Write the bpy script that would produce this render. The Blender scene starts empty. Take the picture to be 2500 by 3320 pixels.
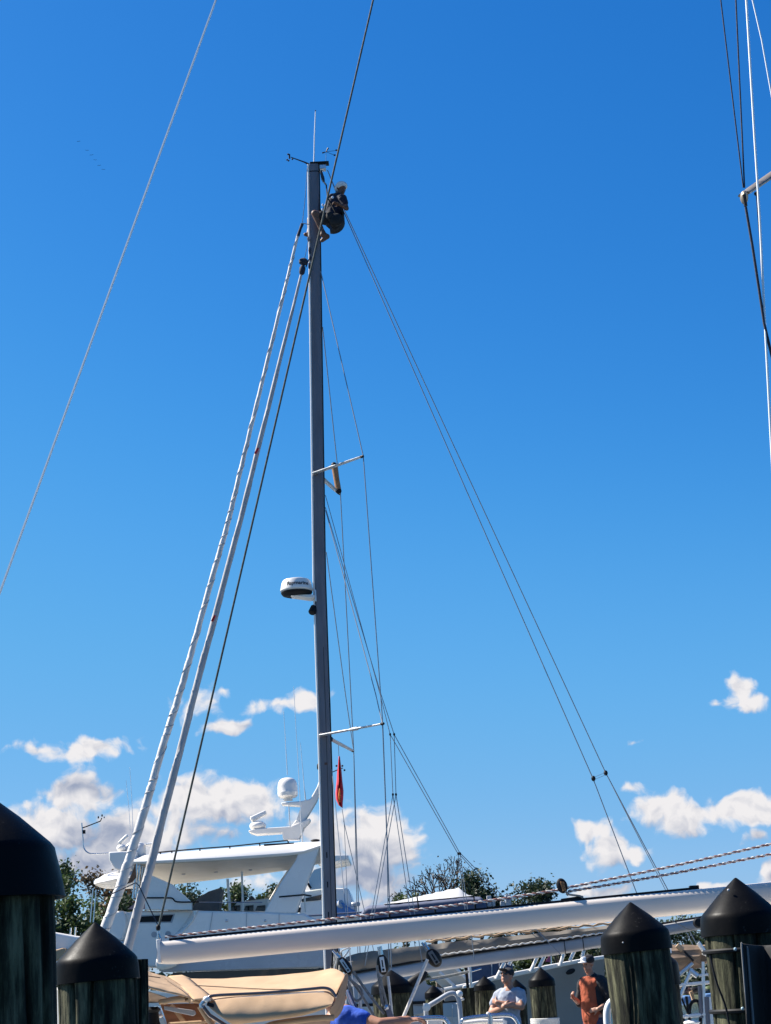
import bpy, bmesh, math, random
from mathutils import Vector, Matrix, noise
V = Vector
R = math.radians
random.seed(7)
scene = bpy.context.scene
COL = scene.collection

# ------------------------------------------------------------------ camera
FPX = 5400.0                    # focal length in pixels of the 2500 x 3320 photograph
PITCH, ROLL = R(16.16), R(3.0)
CAM = V((0, 0, 2.9))
X0 = V((1, 0, 0))
U0 = V((0, -math.sin(PITCH), math.cos(PITCH)))
FW = V((0, math.cos(PITCH), math.sin(PITCH)))
RT = X0 * math.cos(ROLL) - U0 * math.sin(ROLL)
UP = X0 * math.sin(ROLL) + U0 * math.cos(ROLL)
cd = bpy.data.cameras.new('camera')
cam = bpy.data.objects.new('camera', cd)
COL.objects.link(cam)
cam.matrix_world = Matrix(((RT.x, UP.x, -FW.x, CAM.x), (RT.y, UP.y, -FW.y, CAM.y), (RT.z, UP.z, -FW.z, CAM.z), (0, 0, 0, 1)))
cd.sensor_fit = 'VERTICAL'
cd.angle_y = 2 * math.atan(1660 / FPX)
cd.clip_start = 0.05
cd.clip_end = 9000
scene.camera = cam

def P(u, v, D):
    """the world point that stands D metres ahead (along +Y) where the photograph shows (u, v)"""
    d = FW + RT * ((u - 1250) / FPX) + UP * ((1660 - v) / FPX)
    return CAM + d * (D / d.y)

def azel(u, v):
    d = (P(u, v, 10) - CAM).normalized()
    return math.atan2(d.x, d.y), math.asin(d.z)

# ------------------------------------------------------------------ sun, sky, exposure
SUN_EL, SUN_AZ = R(46), R(-71)          # azimuth from +Y, negative = to the left
SUND = V((math.sin(SUN_AZ) * math.cos(SUN_EL), math.cos(SUN_AZ) * math.cos(SUN_EL), math.sin(SUN_EL)))
sl = bpy.data.lights.new('sun', 'SUN')
sl.energy = 5.0
sl.angle = R(0.5)
sl.color = (1.0, 0.945, 0.86)
so = bpy.data.objects.new('sun', sl)
COL.objects.link(so)
so.rotation_euler = SUND.to_track_quat('Z', 'Y').to_euler()

EXPO = 1.25
vs = scene.view_settings
vs.view_transform = 'Standard'
vs.look = 'None'
vs.exposure = EXPO
vs.gamma = 1.0
vs.use_curve_mapping = False
scene.display_settings.display_device = 'sRGB'
cy = scene.cycles
cy.max_bounces = 6
cy.transparent_max_bounces = 8
cy.use_denoising = True

w = bpy.data.worlds.new('World')
scene.world = w
w.use_nodes = True
nt = w.node_tree
nt.nodes.clear()

def N(t, kind, **kw):
    n = t.nodes.new(kind)
    for k, v in kw.items():
        if k.startswith('i_'):
            s = k[2:]
            key = int(s) if s.isdigit() else s.replace('_', ' ')
            if isinstance(v, bpy.types.NodeSocket):
                t.links.new(v, n.inputs[key])
            else:
                n.inputs[key].default_value = v
        else:
            setattr(n, k, v)
    return n

def M(t, op, a, b=0.0, c=None):
    n = N(t, 'ShaderNodeMath', operation=op, i_0=a, i_1=b)
    if c is not None:
        if isinstance(c, bpy.types.NodeSocket): t.links.new(c, n.inputs[2])
        else: n.inputs[2].default_value = c
    return n.outputs[0]

def MR(t, val, a, b, c=0.0, d=1.0, interp='SMOOTHSTEP'):
    n = N(t, 'ShaderNodeMapRange', interpolation_type=interp)
    t.links.new(val, n.inputs['Value'])
    n.inputs['From Min'].default_value = a; n.inputs['From Max'].default_value = b
    n.inputs['To Min'].default_value = c; n.inputs['To Max'].default_value = d
    return n.outputs['Result']

# cumulus banks: (u, v, half width px, half height px, weight) -> direction on the sky
CLOUDS = [
    (165, 2690, 185, 82, 1.08), (250, 2585, 110, 78, 1.12), (400, 2715, 160, 95, 1.02), (510, 2720, 120, 80, .95), (330, 2800, 240, 60, .75),
    (700, 2600, 165, 85, 1.06), (560, 2680, 180, 80, .8), (830, 2600, 110, 75, .85),
    (1200, 2715, 140, 85, 1.1), (1090, 2710, 130, 90, 1.0), (1272, 2745, 92, 85, 1.05), (1185, 2840, 150, 85, .92), (1010, 2860, 250, 60, .55), (1160, 2930, 150, 40, .6),
    (140, 2432, 95, 32, .64), (325, 2424, 125, 36, .72), (230, 2442, 190, 26, .62),
    (730, 2362, 72, 26, .70), (900, 2285, 110, 30, .52), (995, 2272, 75, 38, .60), (725, 2235, 42, 15, .44), (640, 2285, 60, 55, .40),
    (2382, 2242, 50, 55, .84), (2425, 2285, 70, 32, .78), (2310, 2295, 16, 12, .4),
    (2130, 2620, 78, 52, .95), (2220, 2655, 130, 48, .95), (2400, 2640, 150, 50, 1.0), (2440, 2720, 50, 24, .6),
    (1920, 2700, 62, 46, .95), (1980, 2752, 95, 56, 1.0), (2065, 2762, 50, 32, .8), (2040, 2560, 36, 20, .5),
    (1990, 2880, 110, 24, .65), (2300, 2865, 55, 20, .76), (2490, 2830, 40, 40, .8), (2050, 2408, 26, 10, .40),
]
g = bpy.data.node_groups.new('cloud_masses', 'ShaderNodeTree')
g.interface.new_socket('Vector', in_out='INPUT', socket_type='NodeSocketVector')
g.interface.new_socket('Mass', in_out='OUTPUT', socket_type='NodeSocketFloat')
gi, go = N(g, 'NodeGroupInput'), N(g, 'NodeGroupOutput')
pv = gi.outputs[0]
acc = None
for (cu, cv, cw, ch, wt) in CLOUDS:
    a, e = azel(cu, cv)
    kx, ky = FPX / cw / 1.2, FPX / ch / 1.2
    m = N(g, 'ShaderNodeVectorMath', operation='MULTIPLY_ADD', i_0=pv, i_1=(kx, ky, 0), i_2=(-a * kx, -e * ky, 0))
    l = N(g, 'ShaderNodeVectorMath', operation='LENGTH', i_0=m.outputs[0])
    q = M(g, 'MULTIPLY_ADD', l.outputs['Value'], -wt, wt)
    acc = q if acc is None else N(g, 'ShaderNodeMath', operation='SMOOTH_MAX', i_0=acc, i_1=q, i_2=.16).outputs[0]
# the same fair-weather cumulus goes on round the rest of the horizon
sx = N(g, 'ShaderNodeSeparateXYZ', i_0=pv)
outside = MR(g, M(g, 'ABSOLUTE', sx.outputs[0]), .30, .42)
band = M(g, 'MULTIPLY', MR(g, sx.outputs[1], .02, .10), MR(g, sx.outputs[1], .34, .14))
far = N(g, 'ShaderNodeTexNoise', noise_dimensions='2D', i_Vector=pv, i_Scale=5.0, i_Detail=2.0)
farq = M(g, 'MULTIPLY_ADD', far.outputs['Fac'], 2.6, -1.45)
farm = M(g, 'SUBTRACT', M(g, 'MULTIPLY', M(g, 'MULTIPLY', band, outside), M(g, 'ADD', farq, 1.0)), 1.0)
acc = M(g, 'MAXIMUM', acc, farm)
g.links.new(acc, go.inputs[0])

tc = N(nt, 'ShaderNodeTexCoord')
sep = N(nt, 'ShaderNodeSeparateXYZ', i_0=tc.outputs['Generated'])
az = M(nt, 'ARCTAN2', sep.outputs[0], sep.outputs[1])
el = M(nt, 'ARCSINE', sep.outputs[2])
uv = N(nt, 'ShaderNodeCombineXYZ', i_0=az, i_1=el).outputs[0]
warp = N(nt, 'ShaderNodeTexNoise', noise_dimensions='2D', i_Vector=uv, i_Scale=34.0, i_Detail=3.0)
wv = N(nt, 'ShaderNodeVectorMath', operation='MULTIPLY_ADD', i_0=warp.outputs['Color'], i_1=(.020, .014, 0), i_2=uv)
wv = N(nt, 'ShaderNodeVectorMath', operation='SUBTRACT', i_0=wv.outputs[0], i_1=(.010, .007, 0)).outputs[0]
def at_(off):
    return N(nt, 'ShaderNodeVectorMath', operation='ADD', i_0=wv, i_1=off).outputs[0]
def mass(p):
    gn = N(nt, 'ShaderNodeGroup'); gn.node_tree = g
    nt.links.new(p, gn.inputs[0])
    return gn.outputs[0]
def puffs(p):
    n1 = N(nt, 'ShaderNodeTexNoise', noise_dimensions='2D', i_Vector=p, i_Scale=46.0, i_Detail=8.0, i_Roughness=.60)
    vor = N(nt, 'ShaderNodeTexVoronoi', voronoi_dimensions='2D', feature='SMOOTH_F1', i_Vector=p, i_Scale=105.0, i_Smoothness=.35)
    return M(nt, 'ADD', M(nt, 'MULTIPLY_ADD', n1.outputs['Fac'], 1.30, -.65), M(nt, 'MULTIPLY_ADD', vor.outputs['Distance'], -.42, .17))
m0, mS = mass(wv), mass(at_((-.010, .021, 0)))
pA, pB = puffs(wv), puffs(at_((-.0022, .0042, 0)))
d0 = M(nt, 'ADD', m0, pA)
alpha = MR(nt, d0, .0, .50)
relief = M(nt, 'MULTIPLY', M(nt, 'SUBTRACT', pA, pB), 1.05)
body = MR(nt, mS, -.25, .85, .98, .14)
lit = N(nt, 'ShaderNodeClamp', i_Value=M(nt, 'ADD', body, relief)).outputs[0]
ccol = N(nt, 'ShaderNodeMix', data_type='RGBA')
nt.links.new(lit, ccol.inputs[0])
ccol.inputs[6].default_value = (.33, .385, .52, 1)
ccol.inputs[7].default_value = (.88, .86, .87, 1)

sky = N(nt, 'ShaderNodeTexSky', sky_type='NISHITA')
sky.sun_disc = False
sky.sun_elevation = SUN_EL
sky.sun_rotation = SUN_AZ
sky.altitude = 0
sky.air_density = 1.0
sky.dust_density = 0.4
sky.ozone_density = 3.0
SKY_STRENGTH = 0.12 / 2 ** EXPO
# a clear, deep late-summer blue: tone curves on the sky's own colour, the same in every direction
pre = N(nt, 'ShaderNodeHueSaturation', i_Hue=.5, i_Saturation=1.25, i_Value=.12, i_Color=sky.outputs[0])
cur = N(nt, 'ShaderNodeRGBCurve', i_Color=pre.outputs[0])
def setc(c, pts):
    for p in pts[1:-1]: c.points.new(*p)
    c.points[0].location = pts[0]; c.points[-1].location = pts[-1]
setc(cur.mapping.curves[0], [(0, 0), (.076, .027), (.178, .107), (.424, .235), (1, .6)])
setc(cur.mapping.curves[1], [(0, 0), (.209, .212), (.386, .405), (.644, .512), (1, .75)])
setc(cur.mapping.curves[2], [(0, 0), (.485, .675), (.68, .835), (.76, .845), (1, .95)])
cur.mapping.update()
skyc = N(nt, 'ShaderNodeVectorMath', operation='SCALE', i_0=cur.outputs[0])
skyc.inputs['Scale'].default_value = 1.0 / .12
cloudc = N(nt, 'ShaderNodeVectorMath', operation='SCALE', i_0=ccol.outputs[2])
cloudc.inputs['Scale'].default_value = 1.0 / .12
mix = N(nt, 'ShaderNodeMix', data_type='RGBA')
nt.links.new(alpha, mix.inputs[0])
nt.links.new(skyc.outputs[0], mix.inputs[6])
nt.links.new(cloudc.outputs[0], mix.inputs[7])
bg = N(nt, 'ShaderNodeBackground', i_Color=mix.outputs[2], i_Strength=SKY_STRENGTH)
wo = N(nt, 'ShaderNodeOutputWorld')
nt.links.new(bg.outputs[0], wo.inputs[0])
w.cycles.sampling_method = 'MANUAL'
w.cycles.sample_map_resolution = 512

# ------------------------------------------------------------------ helpers
ORIGIN = {}
class MB:
    """collects faces in world coordinates; build() links them as one mesh object"""
    def __init__(s): s.v = []; s.f = []
    def add(s, vs, fs):
        o = len(s.v); s.v += [V(p) for p in vs]; s.f += [tuple(i + o for i in f) for f in fs]; return s
    def box(s, c, size, rot=None):
        m = rot or Matrix.Identity(3); c = V(c)
        pts = [c + m @ V((x * size[0] / 2, y * size[1] / 2, z * size[2] / 2)) for x in (-1, 1) for y in (-1, 1) for z in (-1, 1)]
        return s.add(pts, [(0, 1, 3, 2), (4, 6, 7, 5), (0, 4, 5, 1), (2, 3, 7, 6), (0, 2, 6, 4), (1, 5, 7, 3)])
    def prism(s, front, vec):
        n = len(front); vec = V(vec)
        pts = [V(p) for p in front] + [V(p) + vec for p in front]
        fs = [tuple(range(n)), tuple(range(2 * n - 1, n - 1, -1))] + [(i, i + n, (i + 1) % n + n, (i + 1) % n) for i in range(n)]
        return s.add(pts, fs)
    def loft(s, rings, closed=True, cap=True):
        n = len(rings[0]); pts = [p for r in rings for p in r]; fs = []
        for k in range(len(rings) - 1):
            for i in range(n if closed else n - 1):
                j = (i + 1) % n
                fs.append((k * n + i, k * n + j, (k + 1) * n + j, (k + 1) * n + i))
        if cap and closed:
            fs.append(tuple(reversed(range(n)))); fs.append(tuple(range((len(rings) - 1) * n, len(rings) * n)))
        return s.add(pts, fs)
    def tube(s, path, r, seg=8, cap=True):
        path = [V(p) for p in path]; n = len(path)
        rs = list(r) if hasattr(r, '__len__') else [r] * n
        rings = []; prev = None
        for i, p in enumerate(path):
            t = (path[min(i + 1, n - 1)] - path[max(i - 1, 0)])
            t = t.normalized() if t.length > 1e-9 else V((0, 0, 1))
            if prev is None:
                a = t.orthogonal().normalized()
            else:
                a = (prev - t * prev.dot(t))
                a = a.normalized() if a.length > 1e-6 else t.orthogonal().normalized()
            prev = a; b = t.cross(a)
            rings.append([p + (a * math.cos(k * 2 * math.pi / seg) + b * math.sin(k * 2 * math.pi / seg)) * rs[i] for k in range(seg)])
        return s.loft(rings, True, cap)
    def lathe(s, base, axis, prof, seg=24):
        """prof = (radius, height) pairs along the axis"""
        axis = V(axis).normalized(); base = V(base); a = axis.orthogonal().normalized(); b = axis.cross(a)
        return s.loft([[base + axis * h + (a * math.cos(k * 2 * math.pi / seg) + b * math.sin(k * 2 * math.pi / seg)) * max(r, 1e-4) for k in range(seg)] for r, h in prof])
    def ball(s, c, r, seg=16, rows=9, rot=None):
        c = V(c); r = V(r) if hasattr(r, '__len__') else V((r, r, r)); m = rot or Matrix.Identity(3)
        rings = []
        for i in range(rows):
            th = math.pi * (i + .02 * (i == 0) - .02 * (i == rows - 1)) / (rows - 1)
            rings.append([c + m @ V((r.x * math.sin(th) * math.cos(k * 2 * math.pi / seg), r.y * math.sin(th) * math.sin(k * 2 * math.pi / seg), -r.z * math.cos(th))) for k in range(seg)])
        return s.loft(rings)
    def capsule(s, a, b, ra, rb):
        a = V(a); b = V(b); s.ball(a, ra, 12, 7); s.ball(b, rb, 12, 7); return s.tube([a, b], [ra, rb], 12)
    def build(s, name, mat, parent=None, smooth=True, bev=0, ang=38, remesh=0, solid=0, sub=0):
        o0 = ORIGIN.get(parent, V((0, 0, 0))) if parent else V((0, 0, 0))
        me = bpy.data.meshes.new(name)
        me.from_pydata([tuple(p - o0) for p in s.v], [], s.f)
        bm = bmesh.new(); bm.from_mesh(me)
        if not remesh: bmesh.ops.remove_doubles(bm, verts=bm.verts, dist=1e-5)
        bmesh.ops.recalc_face_normals(bm, faces=bm.faces)
        for f in bm.faces: f.smooth = smooth
        if smooth:
            for e in bm.edges:
                if len(e.link_faces) == 2 and e.calc_face_angle(0) > R(ang): e.smooth = False
        bm.to_mesh(me); bm.free()
        me.materials.append(mat)
        o = bpy.data.objects.new(name, me); COL.objects.link(o)
        if parent: o.parent = parent
        ORIGIN[o] = o0
        if remesh:
            r = o.modifiers.new('remesh', 'REMESH'); r.mode = 'VOXEL'; r.voxel_size = remesh; r.use_smooth_shade = True
            sm = o.modifiers.new('smooth', 'SMOOTH'); sm.factor = .5; sm.iterations = 4
        if solid:
            q = o.modifiers.new('thick', 'SOLIDIFY'); q.thickness = solid
        if bev:
            b = o.modifiers.new('bevel', 'BEVEL'); b.width = bev; b.segments = 3; b.limit_method = 'ANGLE'; b.angle_limit = R(30); b.harden_normals = False
        if sub:
            q = o.modifiers.new('sub', 'SUBSURF'); q.levels = sub; q.render_levels = sub
        return o

FOLD2 = bpy.data.textures.new('sag', 'CLOUDS'); FOLD2.noise_scale = .30; FOLD2.noise_depth = 2
FOLD = bpy.data.textures.new('folds', 'CLOUDS'); FOLD.noise_scale = .11; FOLD.noise_depth = 3
def folds(o, k=.03, tex=None):
    d = o.modifiers.new('folds', 'DISPLACE'); d.texture = tex or FOLD; d.strength = k; d.mid_level = .5; d.texture_coords = 'GLOBAL'
    return o

def tag(o, label, cat, group=None, kind=None):
    if label: o['label'] = label
    if cat: o['category'] = cat
    if group: o['group'] = group
    if kind: o['kind'] = kind
    return o

def thing(name, label, cat, loc, group=None):
    o = bpy.data.objects.new(name, None); COL.objects.link(o)
    o.location = V(loc); o.empty_display_size = .2; ORIGIN[o] = V(loc)
    return tag(o, label, cat, group)

def structure(o):
    o['kind'] = 'structure'; return o

def px(pts, D): return [P(u, v, D) for u, v in pts]

def spline(pts, n):
    """Catmull-Rom through pts, n samples per span"""
    pts = [V(p) for p in pts]; q = [pts[0] * 2 - pts[1]] + pts + [pts[-1] * 2 - pts[-2]]; out = []
    for i in range(1, len(q) - 2):
        for k in range(n):
            t = k / n; a, b, c, d = q[i - 1], q[i], q[i + 1], q[i + 2]
            out.append(.5 * ((2 * b) + (c - a) * t + (2 * a - 5 * b + 4 * c - d) * t * t + (3 * b - a - 3 * c + d) * t ** 3))
    out.append(pts[-1]); return out

def copy_tree(o, parent=None):
    c = o.copy(); COL.objects.link(c); c.parent = parent; ORIGIN[c] = ORIGIN.get(o, V())
    for ch in [x for x in o.children]: copy_tree(ch, c)
    return c

def hull_mesh(x0, x1, y, beam, zd, bow=-1, flare=.25):
    """a boat's hull: rings along x from x0 to x1, bow at x0 (bow=-1) or x1 (bow=1)"""
    mb = MB(); rings = []
    for i in range(15):
        t = i / 14; s = t if bow < 0 else 1 - t
        wdt = beam / 2 * (1 - (1 - min(1, s / .55)) ** 2.2) * (1 if s < .8 else 1 - (s - .8) * .5) + .03
        x = x0 + (x1 - x0) * t; sheer = zd + .45 * (1 - s) ** 2
        rake = (1 - s) ** 3 * .9 * (1 if bow < 0 else -1)
        rings.append([V((x, y - wdt, sheer)), V((x + rake * .3, y - wdt * (1 - flare * .5), sheer * .45)), V((x + rake, y - wdt * (1 - flare * 1.3), -.25)), V((x + rake, y, -.6)),
                      V((x + rake, y + wdt * (1 - flare * 1.3), -.25)), V((x + rake * .3, y + wdt * (1 - flare * .5), sheer * .45)), V((x, y + wdt, sheer)), V((x, y, sheer + .06))])
    return mb.loft(rings)

# ------------------------------------------------------------------ materials
def mat(name, col, rough=.5, metal=0.0, var=0.0, vscale=6.0, bump=0.0, bscale=40.0, stretch=(1, 1, 1), col2=None, spec=None, coat=0, trans=0.0):
    m = bpy.data.materials.new(name); m.use_nodes = True; t = m.node_tree
    b = t.nodes['Principled BSDF']
    b.inputs['Base Color'].default_value = (*col, 1); b.inputs['Roughness'].default_value = rough; b.inputs['Metallic'].default_value = metal
    if spec is not None: b.inputs['Specular IOR Level'].default_value = spec
    if coat: b.inputs['Coat Weight'].default_value = coat; b.inputs['Coat Roughness'].default_value = .08
    if trans: b.inputs['Transmission Weight'].default_value = trans
    if var or bump or col2:
        tcn = N(t, 'ShaderNodeTexCoord')
        mp = N(t, 'ShaderNodeMapping', i_Vector=tcn.outputs['Object'], i_Scale=stretch)
    if var or col2:
        nz = N(t, 'ShaderNodeTexNoise', i_Vector=mp.outputs[0], i_Scale=vscale, i_Detail=6.0, i_Roughness=.62)
        f = MR(t, nz.outputs['Fac'], .3, .7)
        c2 = col2 or tuple(c * (1 - var) for c in col)
        mx = N(t, 'ShaderNodeMix', data_type='RGBA'); t.links.new(f, mx.inputs[0])
        mx.inputs[6].default_value = (*col, 1); mx.inputs[7].default_value = (*c2, 1)
        t.links.new(mx.outputs[2], b.inputs['Base Color'])
        rr = MR(t, nz.outputs['Fac'], .25, .75, max(.03, rough - .08), min(1, rough + .1))
        t.links.new(rr, b.inputs['Roughness'])
    if bump:
        nb = N(t, 'ShaderNodeTexNoise', i_Vector=mp.outputs[0], i_Scale=bscale, i_Detail=5.0)
        bp = N(t, 'ShaderNodeBump', i_Strength=bump, i_Distance=.02, i_Height=nb.outputs['Fac'])
        t.links.new(bp.outputs[0], b.inputs['Normal'])
    return m

MT = {}
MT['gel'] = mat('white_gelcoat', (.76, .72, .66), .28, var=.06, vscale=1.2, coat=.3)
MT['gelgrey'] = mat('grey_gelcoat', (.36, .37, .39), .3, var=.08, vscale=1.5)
MT['hullgrey'] = mat('pale_grey_hull_paint', (.30, .28, .26), .35, var=.1, vscale=.8)
MT['cream'] = mat('cream_headliner', (.50, .46, .38), .5, var=.05, vscale=2)
MT['mast'] = mat('anodised_mast_alloy', (.155, .145, .16), .45, .1, var=.18, vscale=3, stretch=(4, 4, .5))
MT['alloy'] = mat('bare_alloy', (.62, .63, .64), .35, .7, var=.15, vscale=8)
MT['boom'] = mat('white_boom_paint', (.62, .545, .475), .5, var=.10, vscale=2.2, stretch=(.4, 2, 3), bump=.03, bscale=6)
MT['boomgrey'] = mat('grey_boom_paint', (.36, .36, .37), .4, var=.12, vscale=2)
MT['steel'] = mat('polished_steel', (.50, .51, .53), .2, 1.0)
MT['wire'] = mat('rigging_wire', (.24, .26, .28), .45, .4)
MT['wirelight'] = mat('bright_rigging_wire', (.78, .78, .76), .4, .1)
MT['ropenavy'] = mat('navy_rope', (.02, .028, .05), .85, var=.4, vscale=60)
MT['ropegreen'] = mat('dark_green_rope', (.05, .07, .06), .8, var=.5, vscale=40, col2=(.02, .028, .03))
MT['ropewhite'] = mat('white_rope', (.66, .63, .58), .85, var=.25, vscale=50)
MT['ropegrey'] = mat('weathered_rope', (.27, .26, .23), .9, var=.4, vscale=50)
MT['ropered'] = mat('red_brown_rope', (.26, .12, .10), .85, var=.3, vscale=50)
MT['black'] = mat('black_plastic', (.010, .010, .011), .42, var=.3, vscale=9, bump=.04, bscale=30, spec=.22)
def cap_mat():
    m = mat('scuffed_black_plastic', (.010, .010, .011), .42, spec=.06); t = m.node_tree; b = t.nodes['Principled BSDF']
    tcn = N(t, 'ShaderNodeTexCoord')
    a = N(t, 'ShaderNodeTexNoise', i_Vector=tcn.outputs['Object'], i_Scale=7.0, i_Detail=8.0, i_Roughness=.7)
    c = N(t, 'ShaderNodeTexNoise', i_Vector=tcn.outputs['Object'], i_Scale=75.0, i_Detail=3.0)
    sp = MR(t, M(t, 'MULTIPLY', a.outputs['Fac'], c.outputs['Fac']), .34, .46)
    mx = N(t, 'ShaderNodeMix', data_type='RGBA'); t.links.new(M(t, 'MULTIPLY', sp, .55), mx.inputs[0])
    mx.inputs[6].default_value = (.004, .004, .0045, 1); mx.inputs[7].default_value = (.05, .048, .045, 1)
    t.links.new(mx.outputs[2], b.inputs['Base Color'])
    t.links.new(MR(t, a.outputs['Fac'], .3, .7, .34, .56), b.inputs['Roughness'])
    bp = N(t, 'ShaderNodeBump', i_Strength=.06, i_Distance=.02, i_Height=a.outputs['Fac']); t.links.new(bp.outputs[0], b.inputs['Normal'])
    return m
MT['cap'] = cap_mat()
MT['blackmat'] = mat('black_fittings', (.012, .012, .013), .55, spec=.15)
MT['rubber'] = mat('dull_black_cloth', (.012, .012, .013), .9, var=.3, vscale=6)
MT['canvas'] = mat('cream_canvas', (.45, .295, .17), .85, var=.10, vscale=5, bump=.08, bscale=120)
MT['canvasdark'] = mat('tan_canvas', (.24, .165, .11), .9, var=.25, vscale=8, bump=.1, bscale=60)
MT['taupe'] = mat('taupe_sail_cover', (.20, .175, .145), .85, var=.2, vscale=3, bump=.15, bscale=10)
MT['sail'] = mat('white_sailcloth', (.68, .65, .62), .75, var=.25, vscale=4, bump=.12, bscale=14)
MT['sailuv'] = mat('grey_uv_strip', (.42, .41, .41), .8, var=.18, vscale=3, bump=.1, bscale=14)
MT['tarp'] = mat('white_shrink_wrap', (.5, .49, .47), .55, var=.06, vscale=3, bump=.15, bscale=5)
MT['navy'] = mat('slate_blue_canvas', (.09, .105, .16), .8, var=.2, vscale=4)
MT['bluecanvas'] = mat('blue_canvas', (.10, .22, .45), .8, var=.2, vscale=4)
MT['teak'] = mat('varnished_wood', (.24, .09, .03), .4, var=.4, vscale=5, stretch=(1, 6, 6))
MT['batten'] = mat('orange_brown_plastic', (.36, .17, .06), .5, var=.4, vscale=14)
MT['tanalloy'] = mat('tarnished_tan_alloy', (.34, .28, .20), .4, .5, var=.3, vscale=12)
MT['glass'] = mat('dark_window_glass', (.012, .013, .016), .06, var=0)
MT['tint'] = mat('rose_tinted_acrylic', (.38, .22, .22), .1, var=.1, vscale=3)
MT['palegl'] = mat('pale_reflecting_glass', (.33, .45, .50), .08)
MT['red'] = mat('red_flag_cloth', (.55, .012, .025), .8, var=.25, vscale=9)
MT['orangefl'] = mat('orange_flag_stripe', (.80, .25, .06), .8)
MT['pink'] = mat('faded_pink_flag', (.55, .10, .16), .8)
MT['tube'] = mat('dull_steel_tube', (.16, .13, .12), .32, .85)
MT['skinshade'] = mat('shade_darkened_skin', (.13, .058, .034), .6, var=.15, vscale=30)  # the climber's near-silhouette shade is put into this darker skin colour
MT['skin'] = mat('tanned_skin', (.38, .18, .11), .55, var=.15, vscale=30)
MT['denim'] = mat('dark_denim', (.045, .055, .10), .9, var=.3, vscale=20, bump=.1)
MT['shirtgrey'] = mat('pale_blue_grey_cotton', (.30, .325, .38), .9, var=.2, vscale=20, bump=.25, bscale=18)
MT['shirtorange'] = mat('rust_orange_cotton', (.36, .075, .028), .9, var=.15, vscale=15, bump=.25, bscale=18)
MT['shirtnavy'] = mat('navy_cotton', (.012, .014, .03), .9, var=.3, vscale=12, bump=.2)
MT['shirtblue'] = mat('bright_blue_cotton', (.015, .085, .50), .85, var=.35, vscale=14, bump=.35, bscale=16)
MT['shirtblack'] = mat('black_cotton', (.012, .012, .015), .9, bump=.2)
MT['khaki'] = mat('tan_cotton', (.36, .24, .14), .9, var=.2, vscale=15)
MT['hair'] = mat('white_hair', (.75, .74, .72), .8, var=.2, vscale=40)
MT['darkhair'] = mat('dark_hair', (.03, .022, .016), .7)
MT['leather'] = mat('brown_leather', (.11, .05, .03), .6, var=.2, vscale=20)
MT['foampipe'] = mat('white_plastic_pipe', (.70, .70, .70), .35, var=.1, vscale=6)
MT['greyc'] = mat('grey_seat_cover', (.13, .135, .14), .85, var=.15, vscale=5)
MT['bark'] = mat('grey_brown_bark', (.10, .078, .06), .9, var=.4, vscale=4)

def foliage(name, c1, c2):
    m = bpy.data.materials.new(name); m.use_nodes = True; t = m.node_tree; b = t.nodes['Principled BSDF']
    tcn = N(t, 'ShaderNodeTexCoord')
    nz = N(t, 'ShaderNodeTexNoise', i_Vector=tcn.outputs['Object'], i_Scale=.45, i_Detail=4.0)
    mx = N(t, 'ShaderNodeMix', data_type='RGBA'); t.links.new(MR(t, nz.outputs['Fac'], .35, .65), mx.inputs[0])
    mx.inputs[6].default_value = (*c1, 1); mx.inputs[7].default_value = (*c2, 1)
    t.links.new(mx.outputs[2], b.inputs['Base Color']); b.inputs['Roughness'].default_value = .6
    tr = N(t, 'ShaderNodeBsdfTranslucent'); t.links.new(mx.outputs[2], tr.inputs[0])
    ms = N(t, 'ShaderNodeMixShader', i_0=.3); t.links.new(b.outputs[0], ms.inputs[1]); t.links.new(tr.outputs[0], ms.inputs[2])
    t.links.new(ms.outputs[0], t.nodes['Material Output'].inputs[0])
    return m
MT['leafdark'] = foliage('dark_green_leaves', (.035, .055, .022), (.018, .032, .014))
MT['leafmid'] = foliage('green_leaves', (.075, .115, .03), (.032, .052, .018))
MT['leafdry'] = foliage('dry_olive_leaves', (.12, .10, .065), (.06, .052, .036))
MT['leafrust'] = foliage('rusty_leaves', (.14, .08, .035), (.06, .045, .02))

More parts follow.
